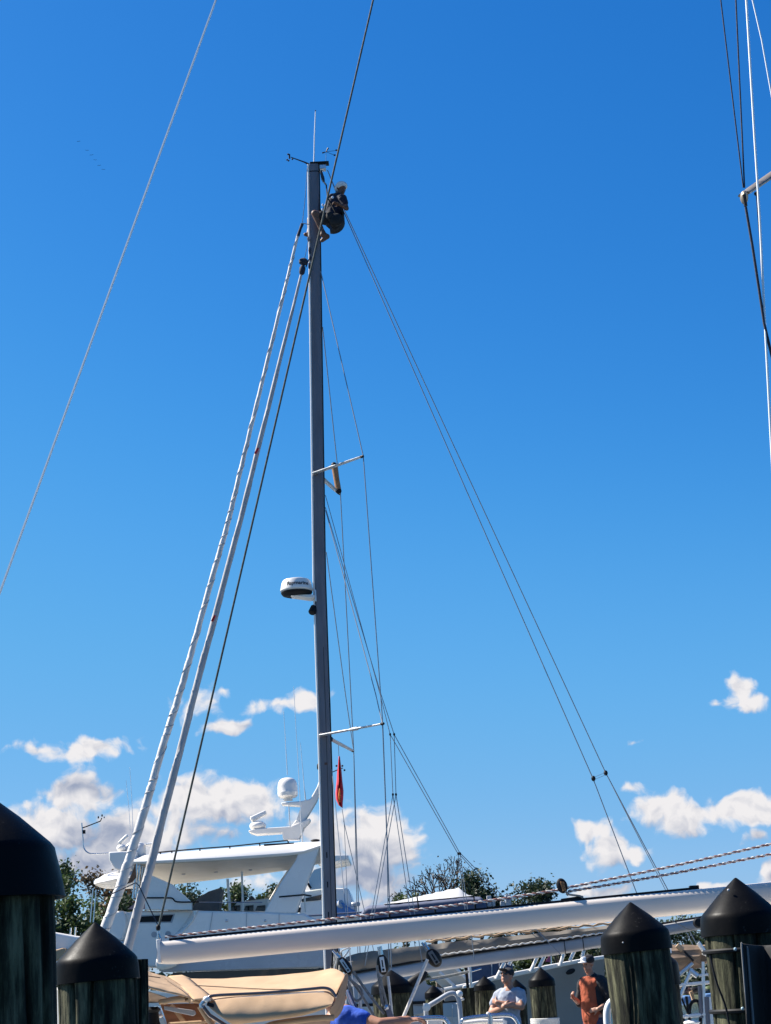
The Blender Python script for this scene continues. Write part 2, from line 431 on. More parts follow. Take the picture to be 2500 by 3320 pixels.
def wood_mat():
    m = bpy.data.materials.new('weathered_treated_pine'); m.use_nodes = True; t = m.node_tree; b = t.nodes['Principled BSDF']
    tcn = N(t, 'ShaderNodeTexCoord')
    mp = N(t, 'ShaderNodeMapping', i_Vector=tcn.outputs['Object'], i_Scale=(1, 1, .13))
    n1 = N(t, 'ShaderNodeTexNoise', i_Vector=mp.outputs[0], i_Scale=20.0, i_Detail=9.0, i_Roughness=.72)
    n2 = N(t, 'ShaderNodeTexNoise', i_Vector=mp.outputs[0], i_Scale=60.0, i_Detail=4.0)
    n3 = N(t, 'ShaderNodeTexNoise', i_Vector=tcn.outputs['Object'], i_Scale=5.0, i_Detail=3.0)
    cr = N(t, 'ShaderNodeValToRGB'); t.links.new(n1.outputs['Fac'], cr.inputs[0])
    e = cr.color_ramp.elements
    e[0].position = .40; e[0].color = (.005, .005, .0035, 1); e[1].position = .66; e[1].color = (.15, .142, .085, 1)
    k = cr.color_ramp.elements.new(.50); k.color = (.030, .030, .018, 1)
    mx = N(t, 'ShaderNodeMix', data_type='RGBA', blend_type='MULTIPLY'); mx.inputs[0].default_value = .55
    t.links.new(cr.outputs[0], mx.inputs[6])
    c3 = N(t, 'ShaderNodeValToRGB'); t.links.new(n3.outputs['Fac'], c3.inputs[0])
    c3.color_ramp.elements[0].position = .38; c3.color_ramp.elements[0].color = (.55, .62, .5, 1); c3.color_ramp.elements[1].position = .62
    t.links.new(c3.outputs[0], mx.inputs[7])
    t.links.new(mx.outputs[2], b.inputs['Base Color']); b.inputs['Roughness'].default_value = .88; b.inputs['Specular IOR Level'].default_value = .2
    ad = M(t, 'ADD', n1.outputs['Fac'], M(t, 'MULTIPLY', n2.outputs['Fac'], .4))
    bp = N(t, 'ShaderNodeBump', i_Strength=.9, i_Distance=.012, i_Height=ad); t.links.new(bp.outputs[0], b.inputs['Normal'])
    return m
MT['wood'] = wood_mat()

def water_mat():
    m = mat('harbour_water', (.02, .05, .075), .08)
    t = m.node_tree; b = t.nodes['Principled BSDF']
    tcn = N(t, 'ShaderNodeTexCoord')
    nz = N(t, 'ShaderNodeTexNoise', i_Vector=tcn.outputs['Object'], i_Scale=1.6, i_Detail=5.0)
    bp = N(t, 'ShaderNodeBump', i_Strength=.5, i_Distance=.15, i_Height=nz.outputs['Fac']); t.links.new(bp.outputs[0], b.inputs['Normal'])
    return m
MT['water'] = water_mat()
MT['earth'] = mat('grassy_bank', (.06, .075, .03), .95, var=.4, vscale=.3)
MT['plank'] = mat('grey_dock_plank', (.22, .20, .17), .9, var=.35, vscale=3, stretch=(1, 8, 8))

# ------------------------------------------------------------------ the setting: water, shore, pier
structure(MB().add([(-3000, -300, 0), (3000, -300, 0), (3000, 6000, 0), (-3000, 6000, 0)], [(0, 1, 2, 3)]).build('water', MT['water'], smooth=False))
shore_edge = [(-900, 70), (-120, 100), (-45, 118), (-24, 150), (-8, 195), (30, 212), (90, 226), (240, 250), (900, 260)]
mb = MB()
for k in range(len(shore_edge) - 1):
    (xa, ya), (xb, yb) = shore_edge[k], shore_edge[k + 1]
    mb.add([(xa, ya, -.3), (xb, yb, -.3), (xb, yb + 5, .9), (xa, ya + 5, .9)], [(0, 1, 2, 3)])
    mb.add([(xa, ya + 5, .9), (xb, yb + 5, .9), (xb, yb + 700, 5), (xa, ya + 700, 5)], [(0, 1, 2, 3)])
structure(mb.build('shore', MT['earth'], smooth=False))
def shore_y(x):
    for (xa, ya), (xb, yb) in zip(shore_edge, shore_edge[1:]):
        if xa <= x <= xb: return ya + (yb - ya) * (x - xa) / (xb - xa)
    return 260

PIER_Z = 1.5
def pier(x0, x1, y0, y1, along_x=True):
    root = MB().box(((x0 + x1) / 2, (y0 + y1) / 2, PIER_Z - .16), (x1 - x0 - .1, y1 - y0 - .1, .2)).build('pier', MT['plank'], smooth=False)
    root['kind'] = 'structure'
    n = int(((x1 - x0) if along_x else (y1 - y0)) / .16)
    me = None
    for i in range(n):
        if me is None:
            o = MB().box((0, 0, 0), (.145, y1 - y0, .045) if along_x else (x1 - x0, .145, .045)).build('plank', MT['plank'], root, smooth=False, bev=.006); me = o
        else:
            o = me.copy(); COL.objects.link(o); o.parent = root
        o.location = (x0 + .08 + i * .16, (y0 + y1) / 2, PIER_Z - .03) if along_x else ((x0 + x1) / 2, y0 + .08 + i * .16, PIER_Z - .03)
pier(.2, 9.0, 24.6, 26.8)

# ------------------------------------------------------------------ trees
def leaf_cloud(mb, centres, per, spread, size, rng, squash=.8):
    for c, s in centres:
        for _ in range(int(per * s)):
            d = V((rng.gauss(0, 1), rng.gauss(0, 1), rng.gauss(0, squash)))
            p = c + d * spread * s * .5
            a = V((rng.uniform(-1, 1), rng.uniform(-1, 1), rng.uniform(-.8, .8))).normalized()
            b = a.orthogonal().normalized(); b = (b * math.cos(7 * d.x) + a.cross(b) * math.sin(7 * d.x))
            l = size * rng.uniform(.6, 1.35); wd = l * rng.uniform(.4, .65)
            mb.add([p - a * l * .5, p + b * wd * .5, p + a * l * .5, p - b * wd * .5], [(0, 1, 2, 3)])

def grow(mb, p, d, l, r, lev, rng, tips, split=(2, 3), ang=(18, 42), up=.12, wig=.12, shrink=.74, minr=.02, seg=6):
    pts = [p]; n = 4
    for i in range(n):
        d = (d + V((rng.uniform(-wig, wig), rng.uniform(-wig, wig), rng.uniform(-wig, wig) + up * .3))).normalized()
        pts.append(pts[-1] + d * l / n)
    r2 = max(r * .68, minr)
    mb.tube(pts, [r + (r2 - r) * i / n for i in range(n + 1)], seg if lev > 1 else 4, cap=False)
    tips.append((pts[-1], lev))
    if lev > 0:
        k = rng.randint(*split)
        o = d.orthogonal().normalized(); ph = rng.uniform(0, 6.28)
        for i in range(k):
            a = ph + i * 6.28 / k + rng.uniform(-.4, .4); th = R(rng.uniform(*ang))
            q = (o * math.cos(a) + d.cross(o) * math.sin(a))
            grow(mb, pts[-1] if i or k > 1 else pts[-1], (d * math.cos(th) + q * math.sin(th) + V((0, 0, up))).normalized(), l * shrink * rng.uniform(.75, 1.15), r2, lev - 1, rng, tips, split, ang, up, wig, shrink, minr, seg)

def tree(u, vtop, D, label, width, leaf, seed, name='tree', kind='full', per=70, size=.42, group=None, lv=4):
    rng = random.Random(seed)
    top = P(u, vtop, D); base = V((top.x, top.y, .8))
    H = top.z - base.z
    t = thing(name, label, 'tree', base, group)
    mt, ml, tips = MB(), MB(), []
    if kind == 'full':
        grow(mt, base, V((rng.uniform(-.06, .06), rng.uniform(-.06, .06), 1)), H * .30, H * .022, lv, rng, tips, (2, 3), (20, 46), .10, .12, .76)
    elif kind == 'bare':
        grow(mt, base, V((.05, 0, 1)), H * .20, H * .026, 7, rng, tips, (2, 3), (14, 38), .06, .14, .80, .045)
    else:
        grow(mt, base, V((rng.uniform(-.05, .05), 0, 1)), H * .5, H * .010, 3, rng, tips, (2, 3), (16, 36), .22, .1, .55, .04)
    # fit what grew to the height and the spread that the photograph shows
    zs = max(p.z for p, _ in tips) - base.z; xs = max(abs(p.x - base.x) for p, _ in tips) + 1e-3
    fz = (H * .95) / zs; fx = (width * .46) / xs
    def fit(p): return V((base.x + (p.x - base.x) * fx, base.y + (p.y - base.y) * fx, base.z + (p.z - base.z) * fz))
    mt.v = [fit(p) for p in mt.v]
    tips = [(fit(p), l) for p, l in tips]
    if kind == 'full':
        cs = [(p, rng.uniform(.7, 1.3)) for p, l in tips if l <= 2]
        leaf_cloud(ml, cs, per, 1.5 * width / 9 + .3, size, rng)
    elif kind == 'bare':
        cs = [(p, rng.uniform(.4, 1.0)) for p, l in tips if l <= 1 and (rng.random() < (.28 if p.x < base.x + 1 else .5) or p.z < base.z + H * .42)]
        leaf_cloud(ml, cs, per, .9, size, rng)
    else:
        cs = [(p, rng.uniform(.5, 1.2)) for p, l in tips if l <= 1]
        leaf_cloud(ml, cs, per, .8, size, rng)
    mt.build('trunk', MT['bark'], t)
    if ml.v: ml.build('crown', MT[leaf], t, smooth=False)
    return t

tree(1392, 2752, 205, 'half-bare broad tree with dark branches against the white cloud', 13.0, 'leafdry', 5, 'bare_tree', 'bare', per=8, size=.28)
tree(1300, 2890, 200, 'low olive bush at the foot of the half-bare tree', 3.6, 'leafmid', 6, per=80, lv=3)
tree(1540, 2832, 205, 'dense round dark green tree just right of the half-bare tree', 5.6, 'leafdark', 11, per=110)
tree(1475, 2900, 212, 'dark tree filling in between the half-bare tree and the round tree', 4.6, 'leafdark', 12, per=110, lv=3)
tree(1715, 2858, 208, 'dark broad tree behind the rope, right of the round tree', 5.4, 'leafdark', 13, per=80)
tree(1640, 2912, 214, 'low dark tree in the dip left of the rope block', 4.0, 'leafdark', 14, per=110, lv=3)
tree(1790, 2935, 214, 'small dark tree end of the row beside the rope block', 3.8, 'leafdark', 17, per=90, lv=3)
tree(232, 2768, 125, 'thin tree with tufted crown left of the motor yacht', 2.9, 'leafmid', 21, 'slender_tree', 'thin', per=60, size=.30)
tree(195, 2800, 128, 'leaning thin tree beside the big black capped pile', 2.2, 'leafmid', 22, 'slender_tree', 'thin', per=50, size=.30)
tree(325, 2815, 122, 'dark tufted thin tree peeping over the yacht visor', 2.2, 'leafrust', 23, 'slender_tree', 'thin', per=60, size=.28)
tree(285, 2860, 118, 'bare twiggy sapling left of the yacht visor', 2.0, 'leafdry', 24, 'sapling', 'bare', per=2, size=.2)
tree(205, 2905, 116, 'bright green bush at the left between the two piles', 2.8, 'leafmid', 25, 'bush', per=110, size=.34, lv=3)
tree(262, 2915, 114, 'green bush behind the smaller left pile', 2.8, 'leafmid', 26, 'bush', per=110, size=.34, lv=3)
tree(345, 2868, 120, 'rusty green tree under the yacht visor', 3.2, 'leafrust', 27, per=110, size=.34, lv=3)
tree(410, 2890, 118, 'dark tree seen between the two furled sails', 2.8, 'leafdark', 28, per=110, size=.34, lv=3)
for i, (u, v, wd, lf, lb) in enumerate([(600, 2858, 5.0, 'leafmid', 'olive tree at left in the flybridge opening'), (668, 2862, 4.6, 'leafdark', 'dark tree behind the covered flybridge seat'),
        (735, 2862, 4.4, 'leafmid', 'green tree at the middle of the flybridge opening'), (790, 2872, 4.0, 'leafdark', 'dark tree behind the white flybridge post'),
        (845, 2885, 2.6, 'leafmid', 'small round tree under the cloud in the flybridge opening'), (890, 2865, 3.6, 'leafdark', 'dark tree at right in the flybridge opening')]):
    tree(u, v, 195, lb, wd, lf, 40 + i, per=110, size=.40, lv=3)
tree(2110, 2985, 235, 'dark tree below the boom between the two right piles', 6.5, 'leafdark', 61, per=110, lv=3)
tree(2215, 2975, 236, 'dark green tree below the boom end beside the rightmost pile', 6.5, 'leafmid', 62, per=110, lv=3)
tree(1900, 3035, 232, 'dark tree behind the man in orange', 6.0, 'leafdark', 63, per=110, lv=3)
tree(1705, 3085, 225, 'sunlit green tree behind the bow rail of the grey hull', 5.0, 'leafmid', 64, per=110, lv=3)
tree(1800, 3050, 230, 'dark tree behind the pink flag', 6.0, 'leafdark', 65, per=110, lv=3)
# the far bank reads as one mass of wood
rng = random.Random(99); ml = MB()
cs = []
for i in range(900):
    x = rng.uniform(-70, 95); y = shore_y(x) + rng.uniform(12, 40); h = rng.uniform(1.5, 6.0 if x > 12 or x < -18 else 5.0)
    cs.append((V((x, y, .8 + h * rng.uniform(.3, 1))), rng.uniform(.7, 1.5)))
leaf_cloud(ml, cs, 60, 3.0, .75, rng)
tag(ml.build('distant_wood', MT['leafdark'], smooth=False), 'dark band of woodland along the far bank', 'woodland', kind='stuff')

# ------------------------------------------------------------------ the motor yacht behind the mast
YD = 42.0
yac = thing('motor_yacht', 'large white flybridge motor yacht behind the sailboat mast', 'yacht', (P(650, 3000, YD).x, YD + 2.4, 0))
def ypart(name, pts, m, D=YD, w=1.0, bev=.03, parent=None, **k):
    return MB().prism(px(pts, D), (0, w, 0)).build(name, MT[m], parent or yac, bev=bev, **k)
hull_mesh(P(60, 3100, YD).x, P(1240, 3100, YD).x, YD + 2.6, 5.2, 3.05).build('hull', MT['gel'], yac)
# hardtop: white rounded edge, cream ceiling that runs back
ht = [(430, 2786, 2800, 2852), (470, 2772, 2801, 2862), (560, 2764, 2797, 2868), (700, 2753, 2790, 2852), (830, 2743, 2782, 2836), (930, 2735, 2775, 2822), (985, 2731, 2768, 2812), (1041, 2727, 2748, 2800)]
rings = []
for u, a, b, c in ht:
    rings.append([P(u, a + 4, YD + .26), P(u, a + 14, YD + .09), P(u, b - 8, YD), P(u, b, YD + .04), P(u + 4, b + 1.5, YD + .5), P(u, c, YD + 3.6), P(u, c - 22, YD + 3.8), P(u, a + 26, YD + 3.9), P(u, a - 1, YD + .9)])
MB().loft([[r_[3] + V((0, .0, 0)), r_[2], r_[1], r_[0], r_[8], r_[7], r_[6], r_[5] + V((0, 0, .03)), r_[4] + V((0, 0, .03))] for r_ in rings]).build('hardtop', MT['gel'], yac, bev=.02)
ceil_ = MB().loft([[r_[4] + V((0, .02, .0)), r_[5], r_[5] + V((0, 0, .02)), r_[4] + V((0, .02, .02))] for r_ in rings]).build('ceiling', MT['cream'], yac)
for u in (595, 700, 812): MB().lathe(P(u, 2832 - (u - 595) * .06, YD + 1.8), (0, 0, -1), [(.05, 0), (.05, .03), (.03, .035)], 12).build('ceiling_light', MT['gelgrey'], ceil_)
# raked arch on the right, panel on the left, posts
ypart('arch', [(854, 2962), (909, 2863), (925, 2838), (958, 2790), (972, 2752), (1036, 2744), (1010, 2825), (985, 2890), (959, 2962)], 'gel', YD + .05, .35, .04)
ypart('arch', [(854, 2945), (909, 2853), (925, 2830), (972, 2760), (1030, 2750), (1010, 2815), (985, 2880), (959, 2945)], 'gel', YD + 3.6, .3, .04)
ypart('side_panel', [(488, 2836), (556, 2866), (622, 2926), (622, 2950), (470, 2950), (470, 2860)], 'gel', YD + .25, .2, .02)
for (a, b, c, d, r_) in [(784, 2826, 788, 2956, .028), (738, 2850, 745, 2952, .035)]:
    MB().tube([P(a, b, YD + 1.2), P(c, d, YD + 1.2)], r_).build('post', MT['gel'], yac)
for k, u in enumerate((437, 446, 455, 462)):
    MB().tube([P(u + 8, 2800, YD + .4 + .2 * k), P(u - 6, 2912, YD + .4 + .2 * k)], .03).build('post', MT['steel'], yac)
# flybridge coaming: forward part, then a proud aft part whose slanted front catches the sun
coam_f = ypart('coaming', [(398, 2958), (470, 2952), (640, 2952), (650, 2990), (600, 3080), (598, 3140), (390, 3130), (392, 3000)], 'gel', YD + .5, 3.6, .05)
ao = px([(640, 2952), (850, 2957), (985, 2962), (1036, 2986), (1036, 3140), (560, 3145), (578, 3045), (590, 3020), (622, 2985)], YD + .02)
coam_a = MB().prism(ao, (0, 4.4, 0)).build('coaming', MT['gel'], yac, bev=.05)
ypart('window_strip', [(448, 2972), (562, 2966), (553, 2988), (444, 2990)], 'blackmat', YD + .485, .02, 0, coam_f)
ypart('window_surround', [(442, 2968), (568, 2962), (558, 2992), (438, 2994)], 'gelgrey', YD + .493, .02, 0, coam_f)
Lc = px([(624, 2953), (602, 2988), (574, 3022), (548, 3048)], YD + .48); Rc = px([(642, 2951), (624, 2986), (593, 3022), (579, 3047)], YD - .01)
MB().loft([[l_, r_, r_ + V((.05, .3, 0)), l_ + V((.05, .3, 0))] for l_, r_ in zip(Lc, Rc)]).build('coaming_crease', MT['gel'], coam_a, bev=.01)
for pts in ([(690, 2956), (676, 3040), (670, 3130)], [(800, 2958), (795, 3140)], [(905, 2962), (905, 3140)], [(600, 3075), (1030, 3048)]):
    MB().tube(px(pts, YD + .012), .008, 6).build('panel_joint', MT['gelgrey'], coam_a)
for (u, v) in [(735, 2985), (860, 2985), (960, 2990)]: MB().ball(P(u, v, YD), (.03, .03, .03), 10, 7).build('deck_fitting', MT['steel'], coam_a)
for (u, v) in [(500, 3030), (545, 3028)]: MB().lathe(P(u, v, YD + .5), (0, -1, 0), [(.07, 0), (.07, .02), (.05, .02), (.05, .005), (0, .005)], 16).build('porthole', MT['gelgrey'], coam_f)
ypart('lower_band', [(520, 3112), (1100, 3072), (1100, 3134), (520, 3152)], 'gelgrey', YD - .10, .5, .03)
ypart('saloon_window', [(560, 3153), (1100, 3136), (1100, 3200), (560, 3215)], 'glass', YD + .12, .03, 0)
MB().lathe(P(525, 3124, YD - .3), (1, 0, .06), [(.0, -.15), (.12, -.12), (.155, 0), (.15, .15), (.10, .35), (.0, .4)], 20).build('fender_cap', MT['gel'], yac)
ypart('bow_block', [(362, 2955), (402, 2952), (412, 3000), (398, 3050), (355, 3050), (340, 3010)], 'gel', YD + .3, 1.6, .06)
ypart('foredeck', [(120, 3018), (178, 3022), (245, 3034), (330, 3042), (400, 3052), (420, 3160), (120, 3160)], 'gel', YD + .2, 3.6, .06)
ypart('deck_cushion', [(178, 3080), (206, 3072), (214, 3082), (200, 3108), (178, 3116)], 'canvas', YD - .2, .4, .03)
for (u, v) in [(228, 3016), (243, 3014)]:
    MB().tube([P(u + 2, v - 8, YD + .6), P(u, v + 22, YD + .6)], .02).build('cleat', MT['steel'], yac)
# rose tinted windscreen and dark handrail
MB().add(px([(415, 2948), (450, 2916), (560, 2916), (562, 2950)], YD + .45) + px([(415, 2948), (452, 2918), (562, 2918), (566, 2950)], YD + .49), [(0, 1, 2, 3), (7, 6, 5, 4), (0, 4, 5, 1), (1, 5, 6, 2), (2, 6, 7, 3), (3, 7, 4, 0)]).build('windscreen', MT['tint'], yac, smooth=False)
MB().tube(spline(px([(470, 2911), (540, 2911), (560, 2913), (575, 2924), (645, 2924)], YD + .2), 4), .018).build('handrail', MT['blackmat'], yac)
MB().tube(px([(645, 2925), (850, 2926)], YD + .9), .012).build('handrail', MT['steel'], yac)
MB().tube(px([(905, 2908), (985, 2901), (1010, 2905)], YD - .1), .02).build('handrail', MT['blackmat'], yac)
ypart('seat_cover', [(618, 2952), (640, 2912), (676, 2890), (714, 2878), (720, 2884), (708, 2955)], 'greyc', YD + 1.6, .6, .03)
ypart('seat_cover', [(800, 2924), (815, 2902), (830, 2918)], 'greyc', YD + 2.4, .4, .02)
hc_ = ypart('helm_console', [(745, 2950), (770, 2925), (870, 2912), (870, 2955), (745, 2957)], 'gel', YD + 2.0, .6, .03)
for u in (757, 800, 838): ypart('console_window', [(u - 10, 2952), (u - 4, 2937), (u + 22, 2934), (u + 22, 2953)], 'glass', YD + 1.97, .02, 0, hc_)
# roof rail
rrail = MB().tube(px([(508, 2764), (640, 2752), (760, 2743), (870, 2731), (932, 2725), (936, 2732)], YD + .5), .016).build('roof_rail', MT['blackmat'], yac)
for u in (520, 557, 648, 745, 842, 934):
    t_ = (u - 508) / 428; MB().tube([P(u, 2763 - 37 * t_, YD + .5), P(u + 1, 2780 - 40 * t_, YD + .5)], .016).build('rail_post', MT['blackmat'], rrail)
MB().box(P(905, 2738, YD + .6), (.75, .2, .04)).build('roof_hatch', MT['blackmat'], yac)
MB().ball(P(1022, 2725, YD + .8), (.12, .1, .035)).build('roof_horn', MT['blackmat'], yac)
# radar mast: lower platform with fin, upper fin with dome platform
ypart('mast_fin', [(806, 2692), (830, 2686), (943, 2679), (962, 2670), (985, 2660), (1006, 2653), (1004, 2662), (985, 2682), (968, 2722), (918, 2722), (915, 2700), (830, 2706), (806, 2698)], 'gel', YD + 1.4, .45, .03)
ypart('mast_fin', [(943, 2680), (962, 2655), (976, 2614), (912, 2610), (911, 2602), (975, 2597), (1006, 2590), (1027, 2552), (1036, 2527), (1046, 2530), (1034, 2578), (1026, 2598), (982, 2672)], 'gel', YD + 1.5, .3, .03)
MB().lathe(P(934, 2596, YD + 1.7), (0, 0, 1), [(.13, 0), (.12, .02), (.12, .07), (.2, .075), (.255, .12), (.268, .2), (.268, .22), (.262, .23), (.262, .36), (.25, .44), (.215, .52), (.15, .575), (.07, .595), (0, .60)], 32).build('satellite_dome', MT['gel'], yac)
c = P(836, 2678, YD + 1.6)
rp = MB().ball(c, (.22, .22, .13), 20, 11).build('radar_pedestal', MT['gel'], yac)
MB().box(P(838, 2646, YD + 1.6), (.46, .12, .14), Matrix.Rotation(R(-24), 3, 'Y') @ Matrix.Rotation(R(18), 3, 'Z')).build('radar_array', MT['gel'], rp, bev=.045)
for (pts, r_) in [([(952, 2226), (962, 2400), (968, 2500), (975, 2630)], (.006, .009)), ([(975, 2630), (979, 2700), (985, 2830), (990, 2958)], (.02, .022)), ([(920, 2307), (926, 2410), (932, 2512)], (.006, .011)), ([(936, 2610), (941, 2684)], (.014, .014)),
                  ([(974, 2408), (982, 2500), (988, 2570)], (.006, .010)), ([(988, 2565), (991, 2594)], (.016, .016)), ([(421, 2488), (428, 2600), (432, 2720)], (.005, .009)), ([(409, 2530), (418, 2620), (424, 2715)], (.005, .009))]:
    q = px(pts, YD + 1.0); MB().tube(q, [r_[0] + (r_[1] - r_[0]) * i / (len(q) - 1) for i in range(len(q))], 6).build('whip_antenna', MT['gel'] if r_[1] > .012 else MT['wirelight'], yac)
MB().lathe(P(983, 2846, YD + .9), (0, 0, 1), [(.03, 0), (.05, .02), (.05, .06), (.02, .08)], 12).build('antenna_mount', MT['blackmat'], yac)
MB().lathe(P(1033, 2495, YD + 1.6), (0, 0, 1), [(.03, 0), (.04, .02), (.04, .12), (.015, .16)], 10).build('mast_light', MT['blackmat'], yac)
# wind instrument behind the flag
wa = MB().tube(px([(1040, 2520), (1090, 2498), (1112, 2490)], YD + 1.6), .012).build('wind_arm', MT['blackmat'], yac)
for (u, v) in [(1091, 2483), (1117, 2497), (1110, 2483)]: MB().ball(P(u, v, YD + 1.6), .028, 8, 5).build('wind_cup', MT['blackmat'], wa)
# forward gear: bracket, domes, visor, wind pole
ypart('bracket', [(352, 2762), (440, 2758), (444, 2800), (400, 2828), (372, 2818), (354, 2790)], 'gel', YD + .5, .8, .04)
for (u, v, r_) in [(424, 2752, .15), (455, 2752, .15)]:
    MB().lathe(P(u, v + 34, YD + 1.0), (0, 0, 1), [(.06, 0), (.1, .03), (r_, .1), (r_, .22), (r_ * .9, .32), (r_ * .55, .40), (0, .43)], 20).build('satellite_dome', MT['gel'], yac)
rp = MB().ball(P(394, 2750, YD + .9), (.13, .13, .10), 16, 9).build('radar_pedestal', MT['gel'], yac)
MB().box(P(400, 2722, YD + .9), (.32, .09, .09), Matrix.Rotation(R(-40), 3, 'Y')).build('radar_array', MT['gel'], rp, bev=.03)
MB().lathe(P(495, 2752, YD + 1.0), (0, 0, 1), [(.04, 0), (.05, .05), (.19, .09), (.2, .12), (.12, .15), (0, .16)], 20).build('flat_antenna', MT['gel'], yac)
vr = []
for u, a, b, c in [(304, 2862, 2866, 2870), (318, 2848, 2862, 2876), (340, 2834, 2858, 2882), (375, 2826, 2850, 2882), (410, 2824, 2846, 2882), (440, 2822, 2844, 2880)]:
    vr.append([P(u, a, YD + .6), P(u, b, YD + .2), P(u + 4, c, YD + 2.4), P(u + 4, c - 20, YD + 2.5)])
MB().loft(vr).build('visor', MT['gel'], yac, bev=.02)
MB().add(px([(440, 2795), (442, 2845), (430, 2860), (412, 2866), (428, 2830)], YD + .1) + px([(440, 2795), (442, 2845), (430, 2860), (412, 2866), (428, 2830)], YD + .14), [(0, 1, 2, 3, 4), (9, 8, 7, 6, 5), (0, 5, 6, 1), (1, 6, 7, 2), (2, 7, 8, 3), (3, 8, 9, 4), (4, 9, 5, 0)]).build('amber_panel', MT['teak'], yac, smooth=False)
MB().tube(spline(px([(265, 2668), (269, 2715), (272, 2748), (285, 2764), (305, 2768), (352, 2766)], YD + .7), 5), .017).build('wind_pole', MT['alloy'], yac)
wa = MB().tube(px([(268, 2684), (280, 2680), (326, 2662), (330, 2652)], YD + .7), .015).build('wind_arm', MT['blackmat'], yac)
MB().box(P(273, 2697, YD + .7), (.06, .06, .09)).build('sensor_box', MT['blackmat'], yac)
for (u, v, s) in [(319, 2650, .035), (331, 2644, .035), (338, 2650, .025)]: MB().ball(P(u, v, YD + .7), (s * .6, s, s), 8, 5).build('wind_cup', MT['blackmat'], wa)
for (a, b, c_, d_) in [(302, 2882, 293, 2990), (312, 2884, 303, 2990)]: MB().tube(px([(a, b), (c_, d_)], YD - .4), .016).build('jackstaff', MT['steel'], yac)

# ------------------------------------------------------------------ boats behind the mast, right of it
BD = 58.0
fb = thing('flybridge_boat', 'white flybridge boat with blue canvas half hidden behind the mast', 'boat', (P(1080, 3000, BD).x, BD + 1.8, 0))
hull_mesh(P(900, 3200, BD).x, P(1260, 3200, BD).x, BD + 2, 4.2, 2.6).build('hull', MT['gel'], fb)
def bpart(name, pts, m, D, w, parent, bev=.03): return MB().prism(px(pts, D), (0, w, 0)).build(name, MT[m], parent, bev=bev)
bpart('hardtop', [(1018, 2785), (1050, 2772), (1130, 2772), (1130, 2786), (1050, 2800)], 'gel', BD, 3, fb)
bpart('windscreen', [(1000, 2850), (1018, 2820), (1045, 2812), (1052, 2880), (1006, 2886)], 'palegl', BD + .1, .05, fb, 0)
MB().tube(px([(994, 2858), (1008, 2880)], BD - .05), .04).build('wiper', MT['blackmat'], fb)
cab = bpart('cabin', [(985, 2888), (1050, 2878), (1130, 2880), (1160, 2970), (1160, 3060), (960, 3060), (970, 2930)], 'gel', BD + .2, 3, fb, .06)
bpart('cabin_window', [(972, 2916), (1044, 2900), (1040, 2918), (980, 2924)], 'glass', BD + .17, .02, cab, 0)
bpart('cabin_window', [(962, 2940), (976, 2942), (974, 2958), (960, 2960)], 'glass', BD + .17, .02, cab, 0)
bpart('blue_awning', [(1086, 2925), (1100, 2920), (1150, 2952), (1170, 2968), (1086, 2974)], 'bluecanvas', BD - .3, 2, fb, .05)
MB().lathe(P(1100, 2935, BD - .2), V((.6, -.5, .25)), [(.05, -.12), (.12, -.08), (.15, .12), (.13, .13)], 16).build('searchlight', MT['gelgrey'], fb)
MB().lathe(P(1153, 2955, BD - .2), (0, 0, 1), [(.05, 0), (.05, .16), (.16, .18), (.17, .26), (.14, .3), (0, .31)], 18).build('radar', MT['gelgrey'], fb)
MB().tube(px([(960, 2972), (1170, 2958), (1240, 2950)], BD - .5), .03).build('rail', MT['navy'], fb)
CD = 52.0
cb = thing('covered_boat', 'boat under slate blue cover and white shrink wrap left of the rope', 'boat', (P(1400, 3000, CD).x, CD + 1.8, 0))
hull_mesh(P(1150, 3200, CD).x, P(1720, 3200, CD).x, CD + 2, 4.0, 2.5).build('hull', MT['gelgrey'], cb)
cr = []
for u, a, b in [(1168, 2968, 2975), (1180, 2944, 2985), (1196, 2936, 2990), (1300, 2928, 2990), (1420, 2916, 2985), (1520, 2906, 2975), (1560, 2908, 2970), (1578, 2930, 2965)]:
    cr.append([P(u, a, CD + .25), P(u - 1, a + 9, CD), P(u, b + 60, CD - .05), P(u, b + 60, CD + 3), P(u, a, CD + 2.6)])
cvr = MB().loft(cr).build('cover', MT['navy'], cb, bev=.05)
wr = []
rng = random.Random(3)
for i in range(25):
    t_ = i / 24; u = 1245 + 290 * t_
    peak = 2931 + (2878 - 2931) * min(1, t_ / .83) if t_ < .83 else 2878 + (t_ - .83) / .17 * 36
    foot = 2931 - 27 * t_
    wob = 3.0 * math.sin(i * 2.1) * (1 if t_ > .5 else .3)
    wr.append([P(u, foot, CD + .15 + .05 * rng.random()), P(u + 3, foot + (peak - foot) * .5 + wob, CD + .4 + .15 * rng.random()), P(u, peak + .6 * wob, CD + 1.2), P(u, foot, CD + 2.4), P(u, foot + 12, CD + 1.2)])
MB().loft(wr).build('shrink_wrap', MT['tarp'], cb)
for (u, v) in [(1352, 2905), (1536, 2905)]: MB().tube([P(u, v, CD - .1), P(u + 6, v + 45, CD - .1)], .02).build('strap', MT['blackmat'], cvr)
for (u, v, s) in [(1586, 2912, 1), (1600, 2916, .7), (1648, 2912, 1.2), (1630, 2930, 1)]:
    MB().box(P(u, v + 10, CD + .4), (.14 * s, .2, .32 * s)).build('deck_locker', MT['gelgrey'], cb, bev=.02)
MB().tube(px([(1575, 2918), (1660, 2915)], CD + .2), .02).build('rail', MT['steel'], cb)
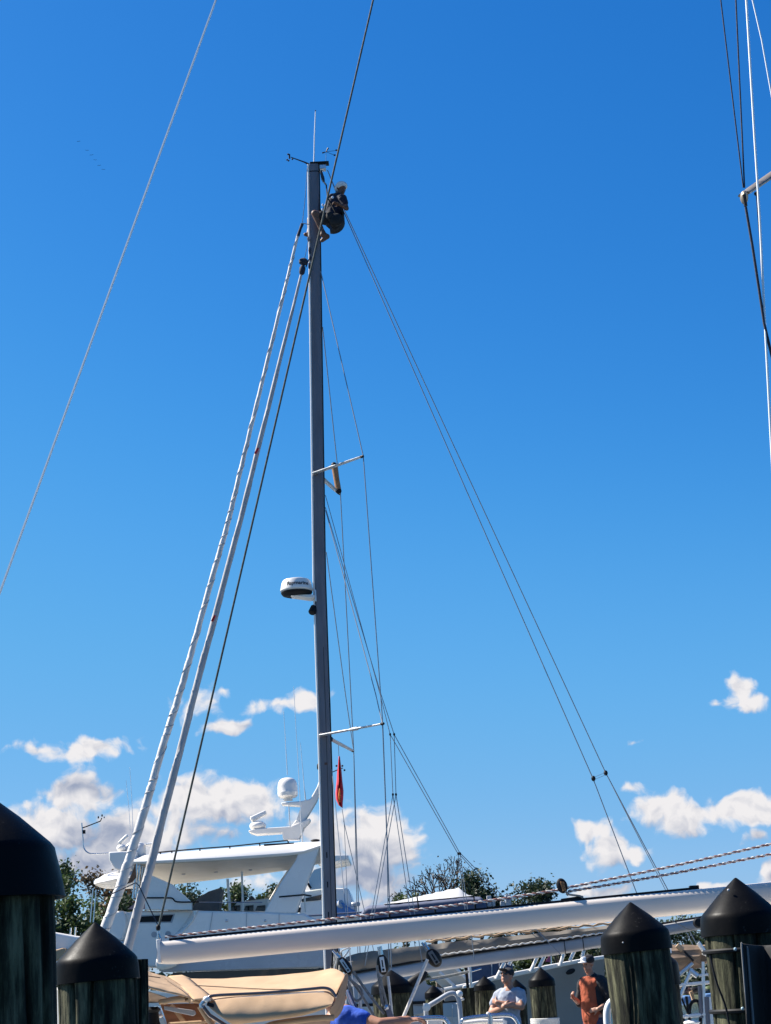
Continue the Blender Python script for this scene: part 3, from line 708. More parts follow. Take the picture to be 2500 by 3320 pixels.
# a white cruiser and a grey-hulled sport boat below the boom
WD = 38.0
wb = thing('cruiser', 'white cruiser with cream cabin windscreen under the grey boom', 'boat', (P(1430, 3200, WD).x, WD + 1.5, 0))
hull_mesh(P(1180, 3200, WD).x, P(1560, 3200, WD).x, WD + 1.6, 3.4, 2.3, bow=1).build('hull', MT['gel'], wb)
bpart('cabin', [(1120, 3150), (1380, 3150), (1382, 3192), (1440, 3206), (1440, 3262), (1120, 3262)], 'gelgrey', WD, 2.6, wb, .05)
bpart('waterline_stripe', [(1120, 3257), (1560, 3236), (1560, 3246), (1120, 3267)], 'black', WD - .12, .1, wb, 0)
wsc = bpart('windscreen', [(1380, 3150), (1478, 3138), (1526, 3190), (1440, 3208)], 'cream', WD - .25, .06, wb, .01)
MB().tube(px([(1425, 3152), (1472, 3196)], WD - .35), .035).build('windscreen_frame', MT['gel'], wsc)
MB().tube(px([(1440, 3208), (1530, 3190)], WD - .35), .04).build('windscreen_frame', MT['gel'], wsc)
MB().tube(px([(1478, 3138), (1528, 3190)], WD - .35), .035).build('windscreen_frame', MT['gel'], wsc)
bpart('side_band', [(1440, 3208), (1560, 3188), (1560, 3236), (1440, 3248)], 'hullgrey', WD - .2, .4, wb, .03)
for u in (1436, 1468): bpart('hull_window', [(u, 3256), (u + 29, 3252), (u + 29, 3296), (u, 3298)], 'palegl', WD - .2, .03, wb, 0)
GD = 34.0
gb = thing('sport_boat', 'grey-sided sport boat with white gunwale behind the two standing men', 'boat', (P(1750, 3200, GD).x, GD + 1.5, 0))
top = [(1500, 3196), (1600, 3165), (1700, 3145), (1770, 3130), (1890, 3108), (1960, 3098)]
low = [(1500, 3212), (1600, 3180), (1700, 3160), (1740, 3152), (1885, 3121), (1960, 3110)]
gr = [[P(u, v, GD), P(u2, v2, GD + .02), P(u2, v2, GD + .3), P(u, v - 1, GD + .3)] for (u, v), (u2, v2) in zip(top, low)]
MB().loft(gr).build('gunwale', MT['gel'], gb, bev=.02)
hr = []
for (u, v), k in zip(low, (0, 1, 2, 3, 4, 5)):
    b0 = P(u, v, GD + .05); hr.append([b0, b0 + V((0, .25, -.35)), b0 + V((-.25 * (k > 3), .6, -.8)), V((b0.x - .5 * (k > 3), b0.y + .9, -.3)), V((b0.x - .5 * (k > 3), b0.y + 2.6, -.3)), V((b0.x, b0.y + 3.0, b0.z))])
MB().loft(hr).build('hull', MT['hullgrey'], gb)
MB().prism(px([(1730, 3192), (1890, 3164), (1890, 3170), (1730, 3199)], GD + .28), (0, .04, 0)).build('rub_strake', MT['gelgrey'], gb)
MB().ball(P(1850, 3150, GD + .02), (.10, .03, .05), 16, 9, Matrix.Rotation(R(-20), 3, 'Y')).build('hawse_hole', MT['blackmat'], gb)
for (a, b, c_, d_) in [(1745, 3097, 1720, 3150), (1770, 3090, 1748, 3136), (1833, 3075, 1815, 3132), (1870, 3068, 1848, 3114), (1896, 3063, 1887, 3112), (1636, 3120, 1608, 3174), (1661, 3105, 1650, 3128)]:
    MB().tube(px([(a, b), (c_, d_)], GD - .02), .033).build('stanchion', MT['gel'], gb)
MB().tube(px([(1390, 3152), (1500, 3132), (1660, 3104), (1780, 3082), (1905, 3058)], GD - .02), .022).build('bow_rail', MT['gel'], gb)
MB().tube(px([(1395, 3180), (1500, 3158), (1560, 3140)], GD - .02), .014).build('bow_rail', MT['steel'], gb)
DB = 60.0
nb = thing('dark_boat', 'dark navy boat seen between the slim posts and the sunlit tree', 'boat', (P(1570, 3200, DB).x, DB + 2, 0))
bpart('cabin', [(1520, 3122), (1560, 3112), (1660, 3108), (1668, 3180), (1520, 3190)], 'navy', DB, 2.5, nb, .05)
hull_mesh(P(1480, 3200, DB).x, P(1720, 3200, DB).x, DB + 1.5, 3.2, 2.0, bow=1).build('hull', MT['navy'], nb)
for u in (1595, 1620, 1640): MB().tube(px([(u, 3122), (u, 3162)], DB - .05), .02).build('cabin_trim', MT['gelgrey'], nb)
fl = MB().add([P(1769, 3118, 48), P(1786, 3088, 48), P(1788, 3120, 48), P(1769, 3118, 48) + V((0, .02, 0)), P(1786, 3088, 48) + V((0, .02, 0)), P(1788, 3120, 48) + V((0, .02, 0))], [(0, 1, 2), (5, 4, 3), (0, 3, 4, 1), (1, 4, 5, 2), (2, 5, 3, 0)])
pf = thing('stern_flag', 'small faded pink flag behind the gunwale of the grey-sided boat', 'flag', (P(1787, 3250, 48).x, 48, 0))
fl.build('cloth', MT['pink'], pf, smooth=False)
MB().tube([P(1785, 3080, 48), V((P(1792, 3250, 48).x, 48, .2))], .02).build('staff', MT['steel'], pf)

# ------------------------------------------------------------------ the sailboat with the tall mast
MD = 27.0
sb = thing('sailboat', 'sailboat with tall grey mast, furled headsails and man aloft', 'sailboat', (P(1080, 3200, MD).x, MD, 0))
hull_mesh(P(250, 3250, MD).x, P(2350, 3200, MD).x, MD, 3.7, 1.35).build('hull', MT['gel'], sb)
MC = [(1017, 536), (1022, 882), (1031, 1533), (1036, 1880), (1050, 2300), (1066, 2850), (1070, 2985), (1081, 3330)]
def mast_at(v):
    for (ua, va), (ub, vb) in zip(MC, MC[1:]):
        if va <= v <= vb: return ua + (ub - ua) * (v - va) / (vb - va)
    return MC[-1][0]
rings = []
mpts = [P(mast_at(v), v, MD) for v in [536, 700, 882, 1200, 1533, 1700, 1880, 2100, 2300, 2600, 2850, 2985, 3330]]
mpts.append(V((mpts[-1].x + .03, MD, 1.2)))
for p in mpts:
    rg = []
    for k in range(24):
        a = k * 2 * math.pi / 24; ca, sa = math.cos(a), math.sin(a)
        rg.append(p + V((.098 * math.copysign(abs(ca) ** .62, ca), .068 * math.copysign(abs(sa) ** .8, sa), 0)))
    rings.append(rg)
mast = MB().loft(rings).build('mast', MT['mast'], sb)
# bright luff track on the fore side, dark groove on the aft side
MB().tube([p + V((-.095, -.045, 0)) for p in mpts[:-1]], .019, 8).build('fore_conduit', MT['gel'], mast)
MB().tube([p + V((.101, -.012, 0)) for p in mpts[:-1]], .013, 6).build('sail_track', MT['blackmat'], mast)
MB().tube([p + V((.03, -.0665, 0)) for p in mpts[7:-1]], .004, 6).build('halyard_groove', MT['blackmat'], mast)
for v in (2772, 2868, 2966): MB().box(P(mast_at(v) - 4, v, MD - .067), (.018, .008, .09)).build('halyard_exit', MT['blackmat'], mast)
MB().box(P(mast_at(2476) + 2, 2476, MD - .067), (.05, .008, .04)).build('mast_plate', MT['leather'], mast)
MB().loft([[q + V((.0, 0, 0)) + (q - p) * .04 for q in rg] for p, rg in ((mpts[0] * .86 + mpts[1] * .14, [q * .86 + z * .14 for q, z in zip(rings[0], rings[1])]), (mpts[0] * .84 + mpts[1] * .16, [q * .84 + z * .16 for q, z in zip(rings[0], rings[1])]))]).build('mast_band', MT['blackmat'], mast)
# masthead
MB().box(P(1036, 533, MD) + V((0, 0, .012)), (.34, .15, .024)).build('masthead_plate', MT['blackmat'], sb, bev=.005)
MB().box(P(1047, 545, MD), (.115, .12, .085)).build('masthead_crane', MT['alloy'], sb, bev=.01)
MB().tube([P(1018, 530, MD), P(1020, 440, MD), P(1023, 362, MD)], [.012, .011, .009], 8).build('vhf_antenna', MT['wirelight'], sb)
MB().ball(P(1023, 359, MD), .012, 8, 5).build('antenna_tip', MT['blackmat'], sb)
MB().tube(px([(1002, 533), (988, 526), (944, 510)], MD), [.022, .014, .009], 8).build('wind_arm', MT['ropenavy'], sb)
wv_ = MB().tube([P(938, 500, MD), P(939, 514, MD)], .016, 8).build('anemometer', MT['ropenavy'], sb)
for (u, v) in [(934, 500), (931, 518), (948, 516), (936, 521)]: MB().ball(P(u, v, MD + (u - 938) * .004), (.018, .018, .016), 8, 5).build('wind_cup', MT['ropenavy'], wv_)
wx = MB().tube(px([(1056, 538), (1057, 510), (1057, 492)], MD), .006, 6).build('wind_vane', MT['alloy'], sb)
MB().tube(px([(1045, 496), (1057, 492), (1064, 480)], MD), [.015, .006, .016], 6).build('vane_arrow', MT['blackmat'], wx)
MB().tube(px([(1057, 492), (1084, 503)], MD - .1), .004, 6).build('vane_arm', MT['blackmat'], wx)
MB().tube(px([(1057, 492), (1090, 488)], MD + .1), .004, 6).build('vane_arm', MT['blackmat'], wx)
for (u, v, s) in [(1085, 503, -.1), (1091, 487, .1)]: MB().box(P(u, v, MD + s), (.035, .012, .025)).build('vane_tab', MT['blackmat'], wx)
# spreaders: swept aft, the near ones towards the camera
for (a, b, c_, d_, dd, mm) in [((1020, 1534), (1172, 1481), MD - .08, MD - 1.25, 'near', 'alloy'), ((1046, 1552), (1100, 1600), MD + .07, MD + 1.25, 'far', 'alloy'),
                               ((1042, 2383), (1238, 2347), MD - .08, MD - 1.45, 'near', 'alloy'), ((1072, 2396), (1143, 2434), MD + .07, MD + 1.45, 'far', 'alloy')]:
    A, B = P(*a, c_), P(*b, d_); ax = (B - A).normalized(); s1 = ax.cross(V((0, 0, 1))).normalized(); s2 = s1.cross(ax)
    rr = []
    for t_, k in ((0, 1.0), (.5, .95), (1, .75)):
        p = A + (B - A) * t_
        rr.append([p + s1 * .05 * k * math.cos(q * math.pi / 6) + s2 * .018 * k * math.sin(q * math.pi / 6) for q in range(12)])
    s_ = MB().loft(rr).build('spreader', MT[mm], sb)
    MB().tube([B, B + ax * .05], [.026, .02], 10).build('spreader_tip', MT['blackmat'], s_)
    MB().box(A + ax * .02, (.06, .05, .07)).build('spreader_bracket', MT['mast'], s_, bev=.008)
    if dd == 'near':
        k = .33 if a[1] < 2000 else .52
        MB().tube([A + (B - A) * k, A + (B - A) * (k + .09)], .03, 10).build('spreader_sleeve', MT['boomgrey'], s_)
rf = MB().tube(px([(1084, 1512), (1097, 1588)], MD + 1.0), .052, 14).build('radar_reflector', MT['batten'], sb)
for (u, v) in [(1083, 1508), (1098, 1592)]: MB().ball(P(u, v, MD + 1.0), .054, 12, 7).build('end_cap', MT['blackmat'], rf)
# standing rigging
def wire(name, pts, r=.0085, m='wire', parent=None):
    q = [P(*p) if len(p) == 3 else P(p[0], p[1], MD) for p in pts]
    if pts[-1][1] > 2880:               # run on down to the deck, or to the boom for the lazy jacks
        d_ = (q[-1] - q[-2]).normalized(); z_ = 3.35 if name == 'lazy_jack' else 1.5
        if d_.z < -.2 and q[-1].z > z_: q.append(q[-1] + d_ * ((z_ - q[-1].z) / d_.z))
    return MB().tube(q, r * .85, 6).build(name, MT[m], parent or sb)
NT, FT, NL, FL = MD - 1.25, MD + 1.25, MD - 1.45, MD + 1.45
wire('cap_shroud', [(1040, 880, MD - .07), (1178, 1479, NT), (1241, 2346, NL), (1263, 2930, NL + .1), (1275, 3330, NL + .1)], .010)
wire('cap_shroud', [(1046, 1060, MD + .07), (1104, 1602, FT), (1147, 2436, FL), (1163, 2950, FL)], .010)
wire('intermediate_shroud', [(1056, 1655, MD - .07), (1218, 2250, NL + .3), (1240, 2347, NL)], .009)
wire('intermediate_shroud', [(1058, 1790, MD + .07), (1120, 2250, FL - .3), (1147, 2436, FL)], .009)
wire('lower_shroud', [(1240, 2349, NL), (1255, 2740, NL), (1258, 2930, NL)], .008)
wire('lower_shroud', [(1147, 2438, FL), (1157, 2930, FL)], .008)
wire('lower_shroud', [(1076, 2495, MD - .07), (1122, 2960, MD - 1.3)], .008)
wire('flag_halyard', [(1109, 2622, MD + .9), (1116, 2665, MD + .9), (1128, 2960, MD + .9)], .006)
wire('flag_halyard', [(1097, 2415, MD + .9), (1099, 2452, MD + .9)], .006)
wire('flag_halyard', [(1114, 2660, MD + .9), (1181, 2950, MD + .9)], .007)
# lazy jacks
LJ = MD - .12
for k, (dx, dD) in enumerate(((0, 0), (13, -.3))):
    D_ = LJ + dD
    wire('lazy_jack', [(1055, 1605 + 40 * k, MD), (1232 + 3 * k, 2250, D_), (1265 + dx, 2381, D_), (1485 + 7 * k, 2768, D_)], .0075)
    wire('lazy_jack', [(1265 + dx, 2381, D_), (1274 + 10 * k, 2576, D_)], .0075)
    wire('lazy_jack', [(1274 + 10 * k, 2576, D_), (1210 + 9 * k, 2935, D_)], .0075)
    wire('lazy_jack', [(1274 + 10 * k, 2576, D_), (1330 + 14 * k, 2960, D_)], .0075)
    wire('lazy_jack', [(1486 + 6 * k, 2768, D_), (1510 + 8 * k, 2960, D_)], .0075)
    wire('lazy_jack', [(1488 + 6 * k, 2768, D_), (1612 + 6 * k, 2905 - 12 * k, D_)], .0075)
    for (u, v) in [(1265 + dx, 2381), (1274 + 10 * k, 2576), (1486 + 6 * k, 2768)]: MB().ball(P(u, v, D_), (.018, .014, .026), 8, 5).build('lazy_jack_ring', MT['blackmat'], sb)
# twin backstay
wire('backstay', [(1062, 552, MD), (1112, 680, MD - .2), (1923, 2525, MD - .5), (2062, 2890, MD - .6), (2150, 3120, MD - .6)], .0095)
wire('backstay', [(1062, 552, MD), (1115, 678, MD + .2), (1964, 2506, MD + .5), (2168, 2890, MD + .6), (2290, 3120, MD + .6)], .0095)
wire('backstay', [(1966, 2510, MD + .5), (2160, 2890, MD + .7), (2275, 3120, MD + .7)], .007)
for (u, v, D_) in [(1924, 2524, MD - .5), (1964, 2506, MD + .5)]: MB().ball(P(u, v, D_), (.035, .03, .045), 10, 7).build('backstay_block', MT['blackmat'], sb)
wire('backstay_tackle', [(1926, 2520, MD - .5), (1964, 2504, MD + .5)], .004)
wire('backstay_tackle', [(1926, 2528, MD - .5), (1964, 2512, MD + .5)], .004)
# furled headsails: spirally rolled cloth round the stay
def furled(pts, radii, m, D, turns, ridge, seed, parent):
    rng = random.Random(seed); path = spline([P(u, v, D) for u, v in pts], 60); n = len(path); rings = []; arc = 0
    L_ = sum((path[i + 1] - path[i]).length for i in range(n - 1))
    for i, p in enumerate(path):
        if i: arc += (p - path[i - 1]).length
        t_ = (path[min(i + 1, n - 1)] - path[max(i - 1, 0)]).normalized(); a = t_.cross(V((0, 1, 0))).normalized(); b = t_.cross(a)
        f = i / (n - 1) * (len(radii) - 1); j = min(int(f), len(radii) - 2); r = radii[j] + (radii[j + 1] - radii[j]) * (f - j)
        ring = []
        for k in range(20):
            th = k * 2 * math.pi / 20
            ph = (th / (2 * math.pi) - turns * arc / L_) % 1.0
            nz = noise.noise(V((math.cos(th) * 1.4, math.sin(th) * 1.4, arc * 2.6 + seed))) * .07 + noise.noise(V((math.cos(th) * 3, math.sin(th) * 3, arc * 7 + seed))) * .05
            ring.append(p + (a * math.cos(th) + b * math.sin(th)) * r * (1 - ridge + 2 * ridge * ph + nz))
        rings.append(ring)
    o = MB().loft(rings).build('furled_sail', MT[m], parent, ang=50)
    if m == 'sail':
        hx = []; 
        for i in range(n * 3):
            f = i / 3; j = min(int(f), n - 2); q = path[j].lerp(path[j + 1], f - j); t_ = (path[j + 1] - path[j]).normalized(); a = t_.cross(V((0, 1, 0))).normalized(); b = t_.cross(a)
            g_ = f / (n - 1) * (len(radii) - 1); jj = min(int(g_), len(radii) - 2); r = radii[jj] + (radii[jj + 1] - radii[jj]) * (g_ - jj)
            th = turns * 1.25 * 2 * math.pi * f / (n - 1) + 5.0 * noise.noise(V((f * .035, 2, 0))); hx.append(q + (a * math.cos(th) + b * math.sin(th)) * r * (.955 + .06 * noise.noise(V((f * .12, 7, 1)))))
        MB().tube(hx, [.010 + .006 * noise.noise(V((i * .11, 0, 3))) for i in range(len(hx))], 6).build('leech_strip', MT['sailuv'], o)
    return o
fs1 = furled([(966, 762), (900, 1035), (788, 1492), (739, 1695), (692, 1860), (592, 2216), (530, 2414), (467, 2632), (395, 2860), (336, 3024), (304, 3110)], [.024, .030, .037, .041, .045, .052, .058, .066, .076, .082, .078], 'sail', MD - .4, 30, .07, 3, sb)
fs2 = furled([(976, 892), (930, 1080), (895, 1220), (777, 1695), (638, 2222), (519, 2684), (473, 2860), (414, 3075), (400, 3130)], [.022, .030, .036, .046, .054, .064, .070, .076, .072], 'sailuv', MD - .35, 6, .09, 9, sb)
fs1['label'] = 'outer furled headsail, white spiral roll'
fs2['label'] = 'inner furled headsail with grey cover strip'
MB().tube(px([(966, 766), (974, 742), (980, 726)], MD - .4), [.03, .024, .03], 10).build('halyard_swivel', MT['ropenavy'], fs1)
MB().tube(px([(980, 726), (990, 640), (996, 545)], MD - .2), .006, 6).build('headsail_halyard', MT['wire'], fs1)
MB().tube(px([(982, 724), (1004, 728)], MD - .3), .008, 6).build('headsail_halyard', MT['wire'], fs1)
MB().lathe(P(978, 890, MD - .35), P(985, 842, MD - .35) - P(978, 890, MD - .35), [(.03, 0), (.05, .03), (.055, .12), (.04, .15), (.03, .18), (.075, .21), (.085, .26), (.06, .29), (.02, .31)], 14).build('halyard_swivel', MT['ropenavy'], fs2)
MB().tube(px([(988, 838), (996, 800), (1002, 765)], MD - .3), .006, 6).build('headsail_halyard', MT['wire'], fs2)
MB().tube(px([(992, 866), (1000, 845), (1004, 838)], MD - .3), .012, 6).build('headsail_halyard', MT['ropenavy'], fs2)
for (u, v, s) in [(1000, 775, 1), (1004, 812, 1.5), (1006, 836, 1), (1003, 862, 1.3)]: MB().ball(P(u, v, MD - .1), (.022, .022, .05 * s), 8, 7).build('halyard_fitting', MT['ropenavy'], sb)
for (u, v) in [(834, 1462), (694, 2005)]: MB().box(P(u - 2, v, MD - .42), (.035, .02, .11), Matrix.Rotation(R(28), 3, 'Y')).build('sail_tie', MT['red'], fs2)
MB().tube(px([(358, 2900), (440, 2862), (450, 2870), (518, 3012)], MD - .6), .009, 6).build('furling_line', MT['ropenavy'], sb)
# radar, with its maker's lettering on the dome
rc = P(962, 1922, MD); RR = .272
ra = MB().lathe(rc + V((0, 0, .012)), (0, 0, 1), [(.25, -.005), (RR, .02), (RR, .035), (.265, .07), (.248, .155), (.225, .195), (.16, .217), (0, .223)], 40).build('radar', MT['gel'], sb)
MB().lathe(rc + V((0, 0, -.062)), (0, 0, 1), [(.17, 0), (.235, .02), (.262, .055), (.262, .068)], 40).build('radar_base', MT['blackmat'], ra)
MB().prism([rc + V((-.10, -.12, -.066)), rc + V((.22, -.12, -.13)), rc + V((.30, -.12, -.13)), rc + V((.30, -.12, -.07)), rc + V((.1, -.12, -.055))], (0, .24, 0)).build('radar_bracket', MT['gel'], ra, bev=.012)
MB().box(rc + V((.315, 0, -.08)), (.03, .16, .2)).build('bracket_plate', MT['alloy'], ra, bev=.006)
cu = bpy.data.curves.new('lettering', 'FONT'); cu.body = 'Raymarine'; cu.size = .088; cu.align_x = 'CENTER'; cu.align_y = 'CENTER'; cu.offset = .0022
to = bpy.data.objects.new('lettering', cu); COL.objects.link(to)
dg = bpy.context.evaluated_depsgraph_get()
tm = bpy.data.meshes.new_from_object(to.evaluated_get(dg)); bpy.data.objects.remove(to)
bm = bmesh.new(); bm.from_mesh(tm); bmesh.ops.triangulate(bm, faces=bm.faces); bmesh.ops.subdivide_edges(bm, edges=bm.edges, cuts=1, use_grid_fill=True); bm.to_mesh(tm); bm.free()
fc = math.atan2(CAM.x - rc.x, -(CAM.y - rc.y)) + .10
for v_ in tm.vertices:
    h = .112 + v_.co.y; rad = .265 - (h - .07) * .2 + .0055
    a = v_.co.x / .252 + fc
    v_.co = (rc + V((math.sin(a) * rad, -math.cos(a) * rad, h))) - ORIGIN[sb]
tm.materials.append(MT['blackmat'])
lt = bpy.data.objects.new('lettering', tm); COL.objects.link(lt); lt.parent = ra; ORIGIN[lt] = ORIGIN[sb]
MB().lathe(P(1021, 1980, MD) + V((-.03, -.05, 0)), V((-.3, -.5, -.9)), [(.03, -.09), (.055, -.07), (.065, .05), (.05, .07)], 14).build('deck_light', MT['blackmat'], sb)
MB().tube(px([(1024, 1935), (1022, 1960)], MD - .05), .012, 6).build('light_cable', MT['blackmat'], sb)
# the sailboat's own boom: grey spar below, laced taupe cover above
def spar(rows, D, m, name, parent, depth=.16, bev=0):
    rr = []
    for u, a, b in rows:
        A, B = P(u, a, D), P(u, b, D); c = (A + B) / 2; h = (A - B).length / 2; upv = (A - B).normalized()
        rr.append([c + upv * h * math.copysign(abs(math.sin(q)) ** .7, math.sin(q)) + V((0, -depth * math.copysign(abs(math.cos(q)) ** .7, math.cos(q)), 0)) for q in [k * 2 * math.pi / 20 for k in range(20)]])
    return MB().loft(rr).build(name, MT[m], parent)
bo = spar([(1095, 3170, 3205), (1144, 3156, 3198), (1384, 3112, 3154), (1800, 3052, 3098), (2000, 3020, 3062), (2290, 2972, 3010)], MD - .05, 'boomgrey', 'main_boom', sb, .11)
for u in (1829, 1889): MB().tube([P(u, 3049 - (u - 1829) * .15, MD - .17), P(u + 5, 3094 - (u - 1829) * .16, MD - .165)], .006, 6).build('boom_seam', MT['blackmat'], bo)
MB().tube([P(u, v, MD - .15) for u, v in [(1110, 3165), (1144, 3155), (1384, 3111), (1800, 3051), (2000, 3019), (2280, 2972)]], .016, 6).build('boom_track', MT['blackmat'], bo)
cov = []
rng = random.Random(5)
for i in range(44):
    t_ = i / 43; u = 1122 + (2020 - 1122) * t_
    bot = 3160 - (u - 1122) * .156; topv = 3094 - (u - 1122) * .104 + (14 * math.exp(-t_ * 22)) - 3
    w_ = .10 + .015 * math.sin(i * 1.7) + .012 * rng.uniform(-1, 1)
    c1 = P(u, bot, MD - .1); c2 = P(u, topv, MD - .05)
    cov.append([c1 + V((0, -.02, 0)), c1.lerp(c2, .3) + V((0, -w_, 0)), c1.lerp(c2, .65) + V((0, -w_ * 1.25, 0)), c2 + V((0, -.09 + .02 * math.sin(i), .01 * rng.uniform(-1, 1))), c2 + V((0, .2, 0)), c1.lerp(c2, .5) + V((0, .3, 0)), c1 + V((0, .2, 0))])
sc_ = MB().loft(cov).build('sail_cover', MT['taupe'], sb)
lc = []
for i in range(0, 61):
    t_ = i / 60; u = 1425 + (2000 - 1425) * t_; v = 3096 - (u - 1425) * .134
    lc.append(P(u, v + 2.5 * math.sin(i * 2.4), MD - .26))
MB().tube(lc, .011, 6).build('cover_lacing', MT['ropewhite'], sc_)
ed = [P(1380 + 640 * i / 40, 3052 - 34 * (i / 40) ** 1.0 - 28 * i / 40 + 3 * math.sin(i * 1.9), MD - .24) for i in range(41)]
MB().tube(ed, [.012 + .010 * abs(math.sin(i * 1.3)) for i in range(41)], 6).build('cover_edge', MT['canvas'], sc_)
MB().lathe(P(2262, 2992, MD - .4), (0, -1, 0), [(.0, 0), (.06, 0), (.08, .03), (.06, .08), (0, .09)], 20).build('boom_sheave', MT['blackmat'], bo)
for k in range(9):
    u = 1078 + 7 * (k % 5); MB().tube(spline(px([(u, 3085), (u + 6 - 3 * (k % 3), 3110), (u - 4 + 2 * (k % 4), 3140), (u + 6, 3175)], MD - .15 - .03 * k), 4), .012 + .003 * (k % 2), 6).build('mast_halyard', MT[('ropewhite', 'ropegrey', 'blackmat')[k % 3]], sb)
MB().tube(spline(px([(1096, 3100), (1110, 3082), (1135, 3074), (1118, 3100), (1100, 3118)], MD - .35), 5), .014, 6).build('mast_halyard', MT['ropewhite'], sb)

# ------------------------------------------------------------------ flag and man aloft
fg = thing('signal_flag', 'limp red flag with an orange streak hanging below the lower spreader', 'flag', P(1104, 2620, MD + .9))
def cloth(pl, pr, D, rows, seed, amp=.05):
    mb = MB(); nC = 7; g_ = []
    for i in range(rows + 1):
        t_ = i / rows; f = t_ * (len(pl) - 1); j = min(int(f), len(pl) - 2); s_ = f - j
        a = V(pl[j]).lerp(V(pl[j + 1]), s_); b = V(pr[j]).lerp(V(pr[j + 1]), s_)
        g_.append([P(a.x + (b.x - a.x) * k / (nC - 1), a.y + (b.y - a.y) * k / (nC - 1), D + amp * math.sin(k * 2.1 + 3 * t_ + seed) * min(1, t_ * 4 + .1)) for k in range(nC)])
    return mb.loft(g_, closed=False)
cloth([(1098, 2452), (1094, 2500), (1093, 2530), (1089, 2570), (1090, 2592), (1100, 2612)], [(1101, 2452), (1106, 2495), (1109, 2530), (1113, 2565), (1112, 2590), (1111, 2620)], MD + .9, 22, 0).build('cloth', MT['red'], fg, solid=.006)
cloth([(1100, 2556), (1098, 2575), (1099, 2600)], [(1103, 2556), (1104, 2575), (1102, 2600)], MD + .83, 10, 1, .01).build('stripe', MT['orangefl'], fg, solid=.006)

# figures -----------------------------------------------------------
def head_mb(mb, c, f, up=V((0, 0, 1)), s=1.0):
    f = V(f).normalized(); r = f.cross(up).normalized(); u = r.cross(f)
    rot = Matrix((r, f, u)).transposed()
    T = lambda x, y, z: V(c) + (r * x + f * y + u * z) * s
    mb.ball(T(0, -.012, .03), V((.077, .096, .09)) * s, 20, 13, rot)            # skull
    mb.ball(T(0, .022, -.045), V((.058, .070, .075)) * s, 16, 11, rot)          # jaw
    mb.capsule(T(0, .088, .012), T(0, .112, -.022), .010 * s, .016 * s)         # nose
    mb.ball(T(0, .085, -.062), V((.026, .012, .009)) * s, 10, 7, rot)           # mouth
    mb.ball(T(0, .068, -.102), V((.026, .022, .018)) * s, 10, 7, rot)           # chin
    for k in (-1, 1): mb.ball(T(k * .079, -.008, -.005), V((.011, .020, .032)) * s, 8, 7, rot)   # ears
    return T
def hand_mb(mb, wrist, d, nrm, curl=.6, side=1):
    d = V(d).normalized(); nrm = V(nrm); nrm = (nrm - d * nrm.dot(d)).normalized(); s_ = d.cross(nrm) * side
    wrist = V(wrist)
    rot = Matrix((s_ * side, nrm, d)).transposed()
    mb.ball(wrist + d * .05, (.042, .017, .055), 12, 9, rot)
    for k, L_ in enumerate((.070, .080, .075, .058)):
        b = wrist + d * .092 + s_ * (-.030 + .020 * k); p = b
        for j in range(3):
            a = curl * (j + .6) * .75; q = p + (d * math.cos(a) + nrm * math.sin(a)) * L_ * (.42, .32, .26)[j]
            mb.capsule(p, q, .0095 - .001 * j, .0088 - .001 * j); p = q
    b = wrist + d * .030 - s_ * .034; q = b + (d * .7 - s_ * .7 + nrm * .2).normalized() * .040; mb.capsule(b, q, .012, .011); mb.capsule(q, q + (d * .85 + nrm * .5 - s_ * .1).normalized() * .032, .011, .009)

def figure(name, label, base, parts, skin, vox=.009, tone='skin'):
    """parts: list of (part name, material, mesh builder)"""
    t = thing(name, label, 'person', base)
    skin.build('body', MT[tone], t, remesh=vox)
    for nm, m, mb, k in parts:
        o = mb.build(nm, MT[m], t, **k)
        if nm in ('shirt', 'jacket', 'trousers', 'shorts'): folds(o, .035)
    return t

# man in the bosun's chair: sits facing the mast (to the left), leans out to the right
B = lambda u, v, d=0: P(u, v, MD - .12 + d)
sk = MB(); hd = B(1107, 613)
T = head_mb(sk, hd, V((.45, -.75, -.42)), V((.12, 0, 1)), 1.0)
neck = B(1094, 641); ch = B(1083, 668); pel = B(1082, 712)
sk.capsule(hd + V((.01, 0, -.06)), neck, .05, .06); sk.capsule(neck, ch, .10, .14); sk.capsule(ch, pel, .135, .14)
shn, shf = B(1112, 645, -.14), B(1076, 640, .17)
eln, wrn = B(1124, 676, -.20), B(1104, 664, -.28)
sk.capsule(shn, eln, .052, .042); sk.capsule(eln, wrn, .042, .03); hand_mb(sk, wrn, V((-.9, -.1, .35)), V((0, -.3, -1)), .8)
elf, wrf = B(1062, 660, .2), B(1050, 682, .12)
sk.capsule(shf, elf, .05, .042); sk.capsule(elf, wrf, .042, .03); hand_mb(sk, wrf, V((-.9, -.1, -.2)), V((0, -.2, -1)), .8)
hn, kn, an = B(1078, 716, -.10), B(1020, 692, -.16), B(1046, 752, -.12)
sk.capsule(hn, kn, .085, .062); sk.capsule(kn, an, .060, .042)
hf, kf, af = B(1078, 716, .10), B(1006, 712, .18), B(1004, 745, .16)
sk.capsule(hf, kf, .085, .06); sk.capsule(kf, af, .06, .04)
tp = []
m1 = MB(); m1.capsule(neck + V((0, 0, -.02)), ch, .115, .16); m1.capsule(ch, pel, .155, .155); m1.capsule(shn, shn.lerp(eln, .55), .075, .062); m1.capsule(shf, shf.lerp(elf, .6), .075, .062); m1.capsule(shn, shf, .08, .08)
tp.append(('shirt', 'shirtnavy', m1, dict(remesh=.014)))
m2 = MB(); m2.capsule(pel, B(1082, 720), .165, .15); m2.capsule(hn, hn.lerp(kn, .62), .105, .085); m2.capsule(hf, hf.lerp(kf, .6), .105, .085)
tp.append(('shorts', 'shirtblack', m2, dict(remesh=.014)))
